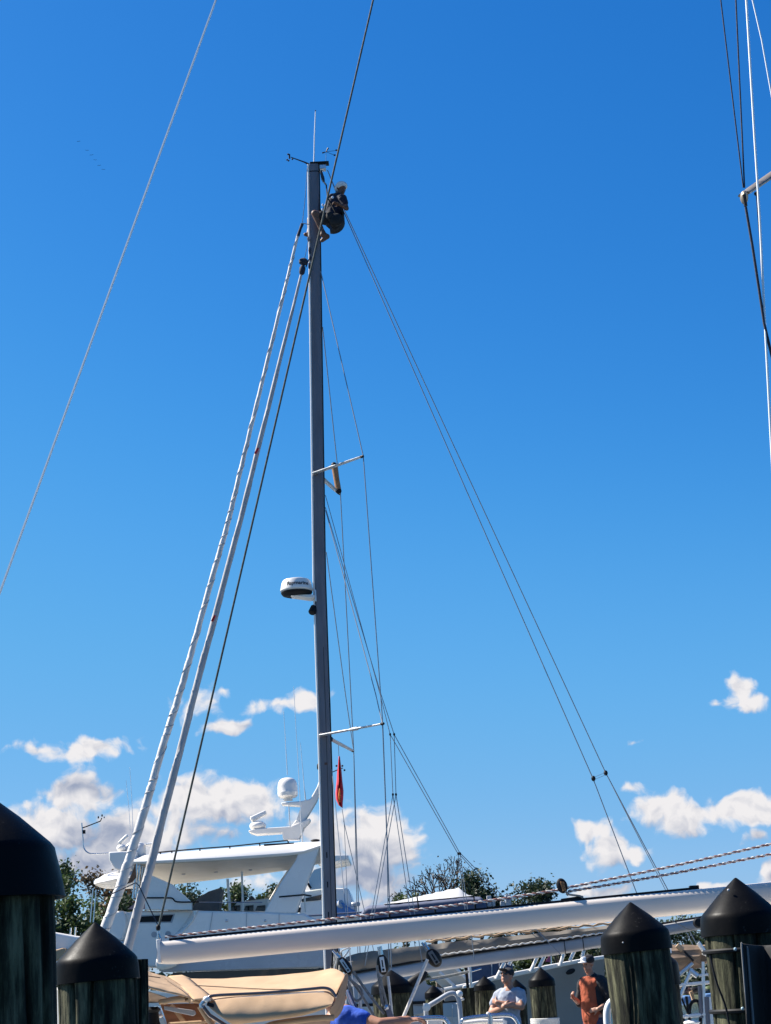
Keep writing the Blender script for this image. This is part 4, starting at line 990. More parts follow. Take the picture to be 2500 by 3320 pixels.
m3 = MB(); a_ = B(1058, 772, -.10); m3.capsule(an, an + V((.02, 0, -.06)), .05, .05); m3.capsule(an + V((.0, 0, -.05)), a_ + V((.02, 0, .03)), .052, .048); m3.capsule(a_ + V((.02, 0, .03)), B(1044, 780, -.1), .045, .036)
tp.append(('shoe', 'leather', m3, dict(remesh=.012)))
m4 = MB(); m4.capsule(af, B(1000, 762, .14), .048, .04); m4.capsule(B(1000, 762, .14), B(990, 760, .12), .04, .035)
tp.append(('shoe', 'leather', m4, dict(remesh=.012)))
m5 = MB(); m5.ball(T(0, -.025, .055), (.108, .108, .088), 18, 11); m5.ball(T(.04, -.07, .0), (.065, .06, .075), 12, 9); m5.ball(T(-.04, -.07, .0), (.065, .06, .075), 12, 9)
tp.append(('hair', 'hair', m5, dict(remesh=.012)))
aloft = figure('person', 'white-haired person in navy shirt sitting aloft in a bosun\'s chair at the masthead', B(1085, 735), tp, sk, tone='skinshade')
ch_ = thing('bosun_chair', 'black fabric bosun\'s chair hung from the masthead under the climber', 'chair', B(1085, 738))
cr_ = MB()
rr = []
for t_ in range(9):
    a = -1.25 + t_ * 2.3 / 8
    c = B(1078, 706) + V((.185 * math.cos(a - .6) * 1.0, 0, .185 * math.sin(a - .6) - .01))
    rr.append([c + V((0, -.20, 0)), c + V((0, .20, 0)), c * 1.0 + V((.03 * math.cos(a - .6), .20, .03 * math.sin(a - .6))), c + V((.03 * math.cos(a - .6), -.20, .03 * math.sin(a - .6)))])
cr_.loft(rr).build('seat', MT['rubber'], ch_, bev=.01)
MB().ball(B(1090, 712, -.22), (.13, .06, .12), 14, 9).build('tool_bag', MT['rubber'], ch_)
MB().ball(B(1068, 700, -.24), (.06, .05, .09), 12, 9).build('tool_bag', MT['rubber'], ch_)
for (u, v, u2, v2) in [(1108, 708, 1116, 722), (1070, 730, 1076, 746)]: MB().tube([B(u, v, -.2), B(u2, v2, -.2)], .014, 6).build('hanging_tool', MT['ropenavy'], ch_)
rg = B(1058, 600)
for (u, v, d) in [(1050, 690, -.18), (1100, 712, -.18), (1050, 690, .18), (1096, 705, .18)]: MB().tube([rg, B(1062, 640, d * .8), B(u, v, d)], .012, 6).build('strap', MT['rubber'], ch_)
MB().tube(spline([P(1042, 552, MD - .05), B(1044, 580), B(1052, 592), rg], 4), [.016] * 13, 8).build('hoist_rope', MT['ropegrey'], ch_)
MB().tube([B(1041, 556), B(1047, 578), B(1050, 590)], [.022, .03, .02], 8).build('shackle', MT['ropenavy'], ch_)
for (u, v) in [(1047, 665), (1046, 680), (1079, 640)]: MB().ball(B(u, v, -.26), (.022, .015, .03), 8, 5).build('buckle', MT['alloy'], ch_)

# ------------------------------------------------------------------ the near sailboat: boom, canvas, backstay
ND = 13.0
ns = thing('near_sailboat', 'near sailboat with long white boom and cream cockpit canvas', 'sailboat', (P(1500, 3200, ND).x, ND, 0))
hull_mesh(-3.4, 9.5, ND, 3.9, 1.3, bow=1).build('hull', MT['gel'], ns)
brow = []
for u in (514, 525, 545, 575, 700, 1000, 1400, 1800, 2150, 2500, 2800):
    topv = 3052 - (u - 520) * .0975; bot = topv + 79
    if u < 575: bot = topv + (72, 74, 77, 79)[(514, 525, 545, 575).index(u)]
    brow.append((u, topv, bot))
boom = spar(brow, ND, 'boom', 'boom', ns, .085)
MB().prism([P(506, 3046, ND - .085), P(518, 3046, ND - .085), P(523, 3122, ND - .085), P(512, 3124, ND - .085)], (0, .17, 0)).build('boom_end_cap', MT['gel'], boom, bev=.006)
def btop(u): return 3052 - (u - 520) * .0975
MB().loft([[P(u, btop(u) - 7, ND - .03), P(u, btop(u) + 2, ND - .035), P(u, btop(u) + 2, ND + .03), P(u, btop(u) - 7, ND + .03)] for u in (548, 1000, 1500, 2000, 2262)]).build('boom_track', MT['blackmat'], boom)
MB().loft([[P(u, btop(u) + 1, ND - .05), P(u, btop(u) + 6, ND - .06), P(u, btop(u) + 6, ND), P(u, btop(u) + 1, ND)] for u in (524, 1000, 1500, 2000, 2500)]).build('boom_lip', MT['gel'], boom)
MB().box(P(2250, btop(2250) - 6, ND), (.07, .06, .028)).build('track_stop', MT['blackmat'], boom, bev=.004)
MB().tube(px([(519, 3052), (514, 3030), (513, 3010)], ND), .008, 8).build('end_shackle', MT['steel'], boom)
MB().tube(px([(524, 3050), (520, 3040), (513, 3018), (510, 3046)], ND - .02), .006, 6).build('end_shackle', MT['steel'], boom)
MB().ball(P(513, 3008, ND), (.018, .015, .026), 10, 7).build('end_shackle', MT['blackmat'], boom)
# reefing and outhaul ropes with a twisted fleck
def rope(name, pts, r, m1, m2, parent, pitch=.085, n=10):
    path = spline([P(*p) for p in pts], n); q = []; 
    tot = sum((path[i + 1] - path[i]).length for i in range(len(path) - 1)); N_ = max(30, int(tot / pitch * 7))
    acc_ = [0]
    for i in range(len(path) - 1): acc_.append(acc_[-1] + (path[i + 1] - path[i]).length)
    a_, b_, j = [], [], 0
    for i in range(N_ + 1):
        s_ = tot * i / N_
        while j < len(path) - 2 and acc_[j + 1] < s_: j += 1
        k = (s_ - acc_[j]) / max(1e-6, acc_[j + 1] - acc_[j]); p = path[j].lerp(path[j + 1], k); t_ = (path[j + 1] - path[j]).normalized()
        o = t_.cross(V((0, 1, 0))).normalized(); w_ = t_.cross(o); ph = s_ / pitch * 2 * math.pi
        d_ = o * math.cos(ph) + w_ * math.sin(ph); a_.append(p + d_ * r * .5); b_.append(p - d_ * r * .5)
    o1 = MB().tube(a_, r * .62, 6).build(name, MT[m1], parent)
    MB().tube(b_, r * .62, 6).build('rope_strand', MT[m2], o1)
    return o1
rope('outhaul_rope', [(535, 3038, ND - .03), (700, 3020, ND - .03), (1000, 2988, ND - .03), (1400, 2944, ND - .03), (1600, 2918, ND - .03), (1800, 2887, ND), (1850, 2876, ND), (2150, 2815, ND), (2520, 2732, ND), (2805, 2668, ND)], .0105, 'ropewhite', 'ropered', ns, .075)
rope('reefing_rope', [(1838, 2902, ND), (1848, 2888, ND), (1870, 2886, ND), (2150, 2838, ND), (2520, 2766, ND), (2805, 2711, ND)], .0105, 'ropewhite', 'ropered', ns, .075)
bk = MB().ball(P(1822, 2872, ND), (.042, .022, .058), 18, 11, Matrix.Rotation(R(-14), 3, 'Y')).build('boom_top_block', MT['blackmat'], ns)
MB().prism([P(1816, 2858, ND - .024), P(1830, 2860, ND - .024), P(1835, 2886, ND - .024), P(1824, 2890, ND - .024)], (0, .01, 0)).build('cheek_plate', MT['batten'], bk, bev=.003)
for (u, v) in [(1822, 2866), (1829, 2868), (1825, 2874), (1831, 2878), (1827, 2882)]: MB().ball(P(u, v, ND - .025), .0035, 6, 5).build('rivet', MT['blackmat'], bk)
MB().box(P(1855, 2914, ND), (.17, .05, .022), Matrix.Rotation(R(-5), 3, 'Y')).build('block_car', MT['blackmat'], bk, bev=.004)
MB().tube(spline(px([(1833, 2890), (1845, 2900), (1880, 2905), (1890, 2912)], ND - .03), 4), .008, 6).build('block_lashing', MT['ropegrey'], bk)
for (u, k) in [(1262, 1), (1410, 1), (1540, 1)]: MB().tube([P(u, btop(u) - 24, ND), P(u + 2, btop(u) - 4, ND)], .008, 6).build('rope_guide', MT['blackmat'], ns)
# mast far out of frame on the right, backstay and topping lift that run to its head
MH = P(2600, -5205, ND + .6); MF = V((P(2790, 3000, ND).x, ND + .1, 1.3))
MB().tube([MF, MF.lerp(MH, .5), MH], [.11, .10, .08], 16).build('mast', MT['gel'], ns)
A, B_ = P(700, 0, ND - .2), P(0, 1920, ND - .6)
MB().tube([MH, A, B_, B_ + (B_ - A) * ((1.4 - B_.z) / (B_ - A).z)], .0100, 6).build('backstay', MT['wirelight'], ns)
TL = [P(1210, 0, ND + .1), P(1002, 900, ND + .05), P(514, 3008, ND)]
tl = MB().tube([P(1210 + .231 * 900, -900, ND + .2), P(1210, 0, ND + .1), P(1002, 900, ND + .05), P(760, 1948, ND), P(514, 3008, ND)], .0085, 8).build('topping_lift', MT['ropegreen'], ns)
MB().tube([P(1210 + .231 * 900, -900, ND + .2), MH], .012, 6).build('topping_lift', MT['ropenavy'], ns)
# spreader and shrouds at the top right
SD = ND - 1.6
sp0, sp1 = P(2412, 630, SD), P(2600, 500, SD + .9)
ax = (sp1 - sp0).normalized(); s1 = ax.cross(V((0, 0, 1))).normalized(); s2 = s1.cross(ax)
sp = MB().loft([[p + s1 * .062 * k * math.cos(q * math.pi / 8) + s2 * .022 * k * math.sin(q * math.pi / 8) for q in range(16)] for p, k in ((sp0, .8), (sp0.lerp(sp1, .15), 1), (sp1, 1.25))]).build('spreader', MT['tanalloy'], ns)
MB().tube([sp1, V((MF.lerp(MH, .45).x, MF.lerp(MH, .45).y, sp1.z + .2))], [.05, .06], 12).build('spreader_root', MT['alloy'], sp)
MB().ball(P(2413, 640, SD), (.030, .05, .052), 16, 11).build('spreader_end', MT['tanalloy'], sp)
MB().tube(px([(2412, 632), (2418, 668)], SD - .05), .014, 8).build('shroud_socket', MT['blackmat'], sp)
MB().ball(P(2452, 628, SD), (.018, .02, .016), 8, 5).build('spreader_eye', MT['blackmat'], sp)
for pts, r_, m in [([(2300, -400), (2337, 0), (2410, 608)], .0052, 'ropenavy'), ([(2368, -400), (2386, 0), (2414, 608)], .006, 'ropenavy'), ([(2418, 672), (2440, 800), (2478, 1050), (2520, 1230), (2600, 1500)], .0105, 'ropenavy'),
                   ([(2395, -400), (2420, 0), (2447, 450), (2463, 700), (2482, 1080), (2500, 1430), (2520, 1800)], .0085, 'wirelight'), ([(2390, -300), (2440, 0), (2470, 130), (2504, 320), (2600, 800)], .006, 'wirelight'), ([(2452, 632), (2462, 760), (2480, 1060)], .0035, 'ropenavy')]:
    q = [P(u, v, SD - .1 if r_ > .004 else SD + .12) for u, v in pts]
    if r_ > .004 and pts[0][1] < 0: q.insert(0, MF.lerp(MH, .8))
    d_ = (q[-1] - q[-2]).normalized()
    if pts[-1][1] > 700: q.append(q[-1] + d_ * ((1.4 - q[-1].z) / d_.z))
    MB().tube(q, r_, 8).build('shroud' if r_ > .004 else 'flag_line', MT[m], ns)
# mainsheet blocks and falls
def sheet_block(u, v, w_, h_, tilt, D, plate):
    rot = Matrix.Rotation(R(tilt), 3, 'Y'); c = P(u, v, D); k = D * .97 / FPX
    o = MB().ball(c, (w_ * k / 2, .032, h_ * k / 2), 20, 13, rot).build('mainsheet_block', MT['black'], ns)
    MB().box(c + rot @ V((0, -.033, .002)), (w_ * k * .36, .008, h_ * k * .72), rot).build('cheek_plate', MT[plate], o, bev=.0035)
    MB().box(c + rot @ V((0, -.038, .008)), (w_ * k * .10, .002, h_ * k * .34), rot).build('plate_print', MT['blackmat'], o)
    MB().lathe(c + rot @ V((0, -.037, -h_ * k * .24)), (0, -1, 0), [(w_ * k * .1, 0), (w_ * k * .1, .004), (0, .005)], 12).build('axle_bolt', MT['blackmat'], o)
    MB().tube([c + rot @ V((0, 0, h_ * k * .46)), c + rot @ V((0, 0, h_ * k * .75))], .011, 8).build('block_shackle', MT['steel'], o)
    return o
sheet_block(1120, 3132, 34, 66, -32, ND - .02, 'palegl')
sheet_block(1241, 3128, 40, 66, -6, ND - .03, 'gel')
sheet_block(1407, 3106, 46, 64, -30, ND - .03, 'greyc')
for (u, v, u2, v2) in [(1078, 3082, 1098, 3105), (1226, 3070, 1232, 3098), (1234, 3068, 1240, 3098), (1368, 3056, 1385, 3082), (1378, 3055, 1388, 3084)]:
    MB().tube(px([(u, v), (u2, v2)], ND - .02), .009, 8).build('boom_hanger', MT['steel'], ns)
def line(pts, r_, m, D=ND - .06, nm='mainsheet'): return MB().tube(spline([P(u, v, D) for u, v in pts], 4), r_, 8).build(nm, MT[m], ns)
line([(1386, 3110), (1340, 3222), (1296, 3326)], .0125, 'ropewhite')
line([(1222, 3130), (1230, 3185), (1242, 3262)], .0105, 'ropegrey')
line([(1232, 3165), (1244, 3215), (1256, 3262)], .0095, 'ropegrey', ND - .09)
line([(1258, 3165), (1264, 3220), (1271, 3290)], .0105, 'ropewhite')
line([(1146, 3150), (1185, 3208), (1246, 3288)], .0105, 'ropegrey')
line([(1130, 3166), (1172, 3225), (1222, 3310)], .0095, 'ropegrey', ND - .03)
line([(1128, 3170), (1150, 3188), (1170, 3205), (1175, 3230), (1160, 3244), (1145, 3236), (1140, 3210), (1132, 3190)], .009, 'ropegrey', ND - .1)
line([(1167, 3244), (1169, 3268), (1168, 3300)], .007, 'ropewhite', ND - .1)
line([(1128, 3180), (1140, 3225), (1146, 3240)], .008, 'ropegrey', ND - .12)
for k, (u, u2) in enumerate([(1118, 1166), (1124, 1176), (1132, 1190)]): line([(u, 3205 + 4 * k), (u + 22, 3262), (u2 + 8, 3330)], .007 + .002 * (k == 1), ('palegl', 'wirelight', 'navy')[k], ND - .25, 'backstay_tackle')
MB().prism(px([(1246, 3258), (1262, 3256), (1290, 3330), (1266, 3334)], ND - .1), (0, .05, 0)).build('traveller_arm', MT['mast'], ns, bev=.006)
MB().ball(P(1254, 3266, ND - .08), (.022, .03, .028), 10, 7).build('traveller_head', MT['steel'], ns)
b3 = MB().ball(P(1343, 3183, ND + 4), (.16, .05, .055), 14, 9, Matrix.Rotation(R(-32), 3, 'Y')).build('stern_fairlead', MT['blackmat'], ns)
line([(1360, 3178), (1440, 3166), (1520, 3150)], .012, 'ropegrey', ND + 4, 'dock_line')

# cream cockpit canvas over hoops
def csheet(rows, name, m, parent, sub=2, solid=.01):
    return MB().loft([[P(*p) for p in r_] for r_ in rows], closed=False).build(name, MT[m], parent, sub=sub, solid=solid, ang=80)
cz = 12.0
def lerp_row(pts, n=14):
    out = []
    for i in range(n):
        f = i / (n - 1) * (len(pts) - 1); j = min(int(f), len(pts) - 2); out.append(V(pts[j]).lerp(V(pts[j + 1]), f - j))
    return out
upper = [lerp_row([(575, 3171, cz + .5), (700, 3171, cz + .52), (860, 3162, cz + .52), (1030, 3148, cz + .5), (1085, 3135, cz + .45), (1122, 3156, cz + .3)]),
         lerp_row([(606, 3196, cz + .25), (720, 3196, cz + .3), (860, 3188, cz + .3), (1020, 3176, cz + .28), (1080, 3166, cz + .22), (1116, 3170, cz + .12)]),
         lerp_row([(640, 3222, cz - .02), (740, 3218, cz + .05), (860, 3211, cz + .06), (1010, 3203, cz + .05), (1070, 3202, cz), (1098, 3204, cz - .05)]),
         lerp_row([(657, 3244, cz - .15), (740, 3232, cz - .14), (860, 3222, cz - .14), (1010, 3212, cz - .14), (1065, 3212, cz - .16), (1090, 3232, cz - .2)])]
cv = folds(csheet(upper, 'canopy', 'canvas', ns, sub=3), .022, FOLD2)
lower = [lerp_row([(659, 3246, cz - .15), (740, 3234, cz - .15), (860, 3224, cz - .15), (1010, 3214, cz - .15), (1062, 3214, cz - .17), (1088, 3234, cz - .21)]),
         lerp_row([(690, 3275, cz - .24), (760, 3270, cz - .24), (870, 3262, cz - .24), (1010, 3250, cz - .24), (1060, 3246, cz - .25), (1080, 3250, cz - .26)]),
         lerp_row([(735, 3308, cz - .27), (790, 3306, cz - .28), (880, 3300, cz - .28), (1000, 3282, cz - .28), (1050, 3268, cz - .28), (1076, 3258, cz - .28)]),
         lerp_row([(752, 3326, cz - .20), (800, 3322, cz - .22), (890, 3310, cz - .22), (1000, 3290, cz - .22), (1050, 3274, cz - .22), (1078, 3262, cz - .22)])]
folds(csheet(lower, 'back_panel', 'canvas', ns, sub=3), .022, FOLD2)
side = [lerp_row([(1122, 3156, cz + .3), (1128, 3164, cz + .3), (1118, 3220, cz + .3), (1112, 3275, cz + .3), (1086, 3306, cz + .3)], 8), lerp_row([(1120, 3158, cz + .1), (1124, 3166, cz + .1), (1112, 3220, cz + .05), (1098, 3270, cz + .05), (1076, 3296, cz + .05)], 8), lerp_row([(1116, 3160, cz + .0), (1112, 3172, cz - .1), (1098, 3212, cz - .15), (1082, 3250, cz - .22), (1060, 3278, cz - .2)], 8)]
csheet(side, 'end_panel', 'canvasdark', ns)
flap = [lerp_row([(462, 3142, cz + .2), (500, 3152, cz + .3), (540, 3164, cz + .4), (576, 3171, cz + .5)], 8), lerp_row([(463, 3168, cz - .05), (510, 3178, cz + .02), (560, 3188, cz + .1), (604, 3196, cz + .25)], 8),
        lerp_row([(463, 3194, cz - .3), (520, 3208, cz - .25), (590, 3222, cz - .2), (655, 3242, cz - .15)], 8), lerp_row([(463, 3202, cz - .26), (520, 3217, cz - .2), (590, 3232, cz - .15), (655, 3249, cz - .12)], 8)]
folds(csheet(flap, 'side_flap', 'canvas', ns, sub=3), .03, FOLD2)
MB().tube(spline([P(600, 3236, cz - .1), P(560, 3241, cz - .1), P(530, 3248, cz - .1)], 6), [.02] * 13, 10).build('rolled_edge', MT['canvas'], ns)
MB().tube(spline([P(655, 3246, cz - .1), P(600, 3242, cz - .08), P(535, 3246, cz - .06), P(515, 3250, cz - .06)], 6), .018, 10).build('rolled_edge', MT['canvas'], ns)
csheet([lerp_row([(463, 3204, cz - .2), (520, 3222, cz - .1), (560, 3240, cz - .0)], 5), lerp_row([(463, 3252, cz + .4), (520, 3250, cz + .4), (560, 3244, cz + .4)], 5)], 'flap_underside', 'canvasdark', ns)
MB().tube(spline([P(1080, 3300, cz), P(1020, 3302, cz - .1), P(900, 3318, cz - .1), P(860, 3330, cz - .1)], 6), .022, 10).build('rolled_edge', MT['canvas'], ns)
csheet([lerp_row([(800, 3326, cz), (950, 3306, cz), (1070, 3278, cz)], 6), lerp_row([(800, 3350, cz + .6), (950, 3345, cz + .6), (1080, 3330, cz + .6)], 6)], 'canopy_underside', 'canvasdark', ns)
# seams
for pts in ([(620, 3194, cz + .2), (740, 3201, cz + .2), (860, 3207, cz + .1), (940, 3208, cz + .02)], [(470, 3163, cz - .02), (520, 3170, cz + .03)], [(558, 3176, cz + .35), (600, 3204, cz + .1), (652, 3240, cz - .16)], [(535, 3172, cz + .2), (580, 3200, cz + .02), (610, 3222, cz - .18)]):
    MB().tube([P(u, v, d - .03) for u, v, d in pts], .0035, 6).build('seam', MT['canvasdark'], cv)
for sg in range(1):
    e_ = [P(574, 3169, cz + .47), P(606, 3196, cz + .21), P(640, 3224, cz - .06), P(658, 3246, cz - .2)]
    folds(MB().loft([[p + V((-.10, .05, -.01)), p + V((-.05, -.03, .015)), p + V((.04, -.03, .015)), p + V((.09, .05, -.01))] for p in spline(e_, 6)], closed=False).build('canvas_binding', MT['canvas'], ns, solid=.006), .01, FOLD2)
# hoop and hinge
hp = MB().tube(spline([P(660, 3248, cz - .24), P(676, 3234, cz - .25), P(705, 3227, cz - .25), P(860, 3219, cz - .25), P(1000, 3207, cz - .25), P(1050, 3203, cz - .25), P(1074, 3211, cz - .26), P(1090, 3234, cz - .28)], 8), .0105, 12).build('hoop', MT['tube'], ns)
MB().ball(P(670, 3240, cz - .26), (.026, .022, .022), 12, 9).build('hoop_knob', MT['gel'], hp)
MB().tube(px([(662, 3246), (652, 3258), (655, 3268)], cz - .26), .016, 10).build('hoop_hinge', MT['steel'], hp)
MB().tube(px([(652, 3256), (680, 3292), (740, 3330)], cz - .2), .013, 10).build('hoop', MT['tube'], ns)
MB().box(P(683, 3258, cz - .27), (.05, .02, .025), Matrix.Rotation(R(20), 3, 'Y')).build('hoop_clip', MT['blackmat'], hp, bev=.004)
MB().tube(spline(px([(648, 3262), (665, 3290), (690, 3325)], cz - .1), 4), [.02] * 9, 8).build('canvas_tail', MT['canvas'], ns)
# companionway wood and blue gear under the canvas
MB().prism(px([(520, 3256), (650, 3252), (690, 3326), (545, 3330)], cz + .5), (0, .05, 0)).build('wood_bulkhead', MT['teak'], ns)
MB().tube(px([(556, 3258), (606, 3326)], cz + .45), .02, 4).build('bulkhead_frame', MT['canvas'], ns)
MB().prism(px([(532, 3262), (630, 3276), (634, 3288), (626, 3294), (532, 3274)], cz + .3), (0, .04, 0)).build('white_batten', MT['gelgrey'], ns, bev=.004)
MB().tube(px([(545, 3320), (700, 3310)], cz + .4), .012, 6).build('bulkhead_frame', MT['canvas'], ns)
MB().prism(px([(497, 3262), (518, 3264), (530, 3300), (550, 3330), (500, 3330)], cz + .6), (0, .1, 0)).build('blue_cushion', MT['palegl'], ns, bev=.01)
MB().ball(P(497, 3295, cz + .4), (.075, .06, .02), 12, 7).build('winch_top', MT['gel'], ns)
MB().lathe(P(490, 3326, cz + .35), (0, 0, 1), [(.07, 0), (.06, .03), (.055, .09), (.07, .11), (.05, .13)], 16).build('winch', MT['blackmat'], ns)
# stainless rails along the side deck
def rail(pts, r_, m, D, nm='grab_rail', root=ns): return MB().tube(spline([P(u, v, D) for u, v in pts], 6), r_, 10).build(nm, MT[m], root)
rail([(1300, 3309), (1360, 3303), (1420, 3300), (1442, 3305), (1456, 3325), (1460, 3350)], .019, 'steel', ND + .3)
rail([(1495, 3350), (1497, 3315), (1512, 3303), (1580, 3294), (1640, 3291), (1664, 3297), (1680, 3320), (1686, 3350)], .017, 'steel', ND + .5)
rail([(1588, 3350), (1590, 3300), (1584, 3288)], .02, 'steel', ND + .5)
MB().ball(P(1583, 3287, ND + .5), .016, 10, 7).build('rail_knob', MT['gel'], ns)
rail([(1505, 3318), (1560, 3312), (1630, 3312)], .018, 'gel', ND + .7, 'deck_pad')
MB().box(P(1345, 3322, ND + .6), (.12, .1, .05)).build('deck_locker', MT['boomgrey'], ns, bev=.01)
MB().box(P(1410, 3318, ND + .6), (.12, .1, .08)).build('deck_locker', MT['gel'], ns, bev=.01)
rail([(2012, 3237), (1990, 3243), (1975, 3258), (1968, 3285), (1970, 3330), (1972, 3360)], .024, 'foampipe', ND - 1.8, 'white_grab_rail')

# ------------------------------------------------------------------ timber piles
def pile(label, apex, sh, foot, D, R_, name='dock_pile', cap=True, hc=.88, skirt=.42, flare=1.03, seed=1, depth=True, group=None):
    """apex, foot: where the photograph shows the cap's point and the post lower down"""
    A, F_ = P(*apex, D), P(*foot, D)
    ax_ = (A - F_).normalized(); L_ = (A.z + 2.0) / ax_.z
    t = thing(name, label, 'pile', A - ax_ * L_)
    a = ax_.cross(V((0, 1, 0))).normalized(); b = ax_.cross(a)
    zc = R_ * hc; zs = zc + R_ * skirt * 2
    rng = random.Random(seed); cracks = [(rng.uniform(0, 6.28), rng.uniform(.6, 1.3), rng.uniform(.022, .065)) for _ in range(12)]
    NS = 240 if D < 9 else 64
    rows = [zs - .06 + i * .018 for i in range(60)] + [zs + 1.2 + i * .25 for i in range(12)]
    rows = [h for h in rows if h < L_] + [L_]
    rings = []; RW = R_ * .955
    for h in rows:
        rg = []
        for k in range(NS):
            th = k * 2 * math.pi / NS; ca, sa = math.cos(th), math.sin(th)
            r = RW * (1 + .012 * noise.noise(V((ca * 1.5, sa * 1.5, h * 1.5 + seed))) + .012 * noise.noise(V((ca * 7, sa * 7, h * 1.2 + seed))) + .010 * noise.noise(V((ca * 18, sa * 18, h * 3 + seed))))
            for (c0, dp, wd) in cracks:
                d_ = math.atan2(math.sin(th - c0 - .25 * noise.noise(V((h * 1.5, c0, 0)))), math.cos(th - c0 - .25 * noise.noise(V((h * 1.5, c0, 0)))))
                r -= .022 * dp * math.exp(-(d_ / wd) ** 2) * (.4 + .6 * max(0, noise.noise(V((h * 2.2, c0 * 3, 5))) + .5))
            rg.append(A - ax_ * h + (a * ca + b * sa) * r)
        rings.append(rg)
    MB().loft(rings).build('post', MT['wood'], t, ang=60)
    if cap:
        prof = [(.001, -.006), (R_ * .03, -.0072), (R_ * .06, -.0115), (R_ * .10, -zc * .108)]
        prof += [(R_ * .5, -zc * .48), (R_ * .93, -zc * .94), (R_ * .985, -zc - .004), (R_ * 1.0, -zc - .018), (R_ * (1 + flare) / 2, -(zc + zs) / 2), (R_ * flare, -zs), (R_ * flare - .012, -zs - .001), (R_ * .96, -zs + .02)]
        MB().lathe(A, ax_, prof, 64).build('cap', MT['cap'], t, ang=50)
    return t, A, ax_, a, b
p1, *_ = pile('biggest black-capped timber pile at the left edge', (-52, 2562), 0, (-42, 3320), 4.1, .170, hc=.86, skirt=.36, flare=1.12, seed=2)
p2, A2, x2, a2, b2 = pile('black-capped timber pile left of the cream canvas, sunlit streak on its cone', (308, 2986), 0, (322, 3320), 7.4, .176, hc=.92, skirt=.26, seed=3)
p3, A3, x3, a3, b3_ = pile('black-capped timber pile right of the man in orange', (2043, 2921), 0, (2098, 3320), 8.6, .172, hc=.90, skirt=.27, seed=4)
p4, A4, x4, a4, b4 = pile('black-capped timber pile at the right edge, strapped to black cloth', (2384, 2841), 0, (2440, 3320), 7.3, .168, hc=.95, skirt=.25, seed=5)
def stud(t, A, ax_, u, v, D, r_=.008, m='boomgrey'): MB().ball(P(u, v, D), r_, 10, 7).build('nail', MT[m], t)
stud(p4, A4, x4, 2362, 2886, 7.3 - .082, .006); stud(p3, A3, x3, 2020, 3056, 8.6 - .17, .004)
stp = MB()
p5, *_ = pile('dark capped pile behind the mainsheet blocks', (1268, 3143), 0, (1278, 3320), 17.0, .205, hc=.72, skirt=.2, seed=6)
p6, *_ = pile('small capped pile left of the bent grey rail', (1404, 3192), 0, (1412, 3320), 36.0, .185, hc=.85, skirt=.3, seed=7)
p7, *_ = pile('capped pile with mossy sunlit post right of the square post', (1570, 3163), 0, (1578, 3320), 29.0, .18, hc=.85, skirt=.25, seed=8)
p8, *_ = pile('capped pile half hidden behind the man in grey', (1672, 3174), 0, (1680, 3320), 30.0, .18, hc=.85, skirt=.3, seed=9)
p9, A9, x9, a9, b9 = pile('capped pile between the two standing men, pale rope round it', (1752, 3135), 0, (1768, 3320), 21.5, .165, hc=.92, skirt=.25, seed=10)
hl = []
for i in range(60):
    th = i * .42; hh = (P(1767, 3302, 21.5) - P(1752, 3135, 21.5)).length + .0035 * i * .35
    hl.append(A9 - x9 * hh + (a9 * math.cos(th) + b9 * math.sin(th)) * .172)
tag(MB().tube(hl, .011, 6).build('mooring_rope', MT['ropewhite']), 'pale rope wound round the pile between the two standing men', 'rope')
p10, *_ = pile('black-shadowed pile hidden behind the pile right of the man in orange', (2105, 3048), 0, (2135, 3320), 11.0, .165, seed=12)
p11, *_ = pile('dark pile peeping out behind the left pile with the sunlit cone', (452, 3095), 0, (455, 3320), 9.6, .05, cap=False, seed=13)
sq = thing('square_post', 'square dark timber post with two slim uprights on top', 'post', V((P(1522, 3330, 30).x, 30, -1)))
c_ = P(1518, 3203, 30)
MB().prism([c_ + V((-.135, -.13, 0)), c_ + V((.135, -.13, 0)), c_ + V((.135, .13, 0)), c_ + V((-.135, .13, 0))], (.06, 0, -c_.z - 1)).build('post', MT['wood'], sq, bev=.01)
MB().tube(px([(1511, 3130), (1517, 3206)], 30), .035, 4).build('upright', MT['blackmat'], sq)
MB().tube(px([(1524, 3132), (1528, 3206)], 30.1), .022, 8).build('upright', MT['alloy'], sq)
MB().ball(P(1497, 3240, 29.85), (.05, .03, .03), 10, 7).build('cleat', MT['ropewhite'], sq)
pr = thing('boarding_rail', 'bent pale grey tube rail beside the square post', 'rail', V((P(1445, 3330, 26).x, 26, PIER_Z)))
MB().tube(spline([V((P(1384, 3330, 26).x, 26, PIER_Z)), P(1381, 3275, 26), P(1386, 3264, 26), P(1420, 3243, 26), P(1455, 3222, 26), P(1475, 3222, 26), P(1487, 3240, 26), P(1493, 3290, 26), V((P(1498, 3330, 26).x, 26, PIER_Z))], 6), .036, 12).build('tube', MT['gelgrey'], pr)
MB().lathe(P(1383, 3266, 25.93), (0, -1, 0), [(.06, 0), (.06, .03), (.03, .04), (0, .04)], 14).build('joint', MT['gel'], pr)
MB().ball(P(1489, 3223, 26), .055, 12, 9).build('joint', MT['gel'], pr)
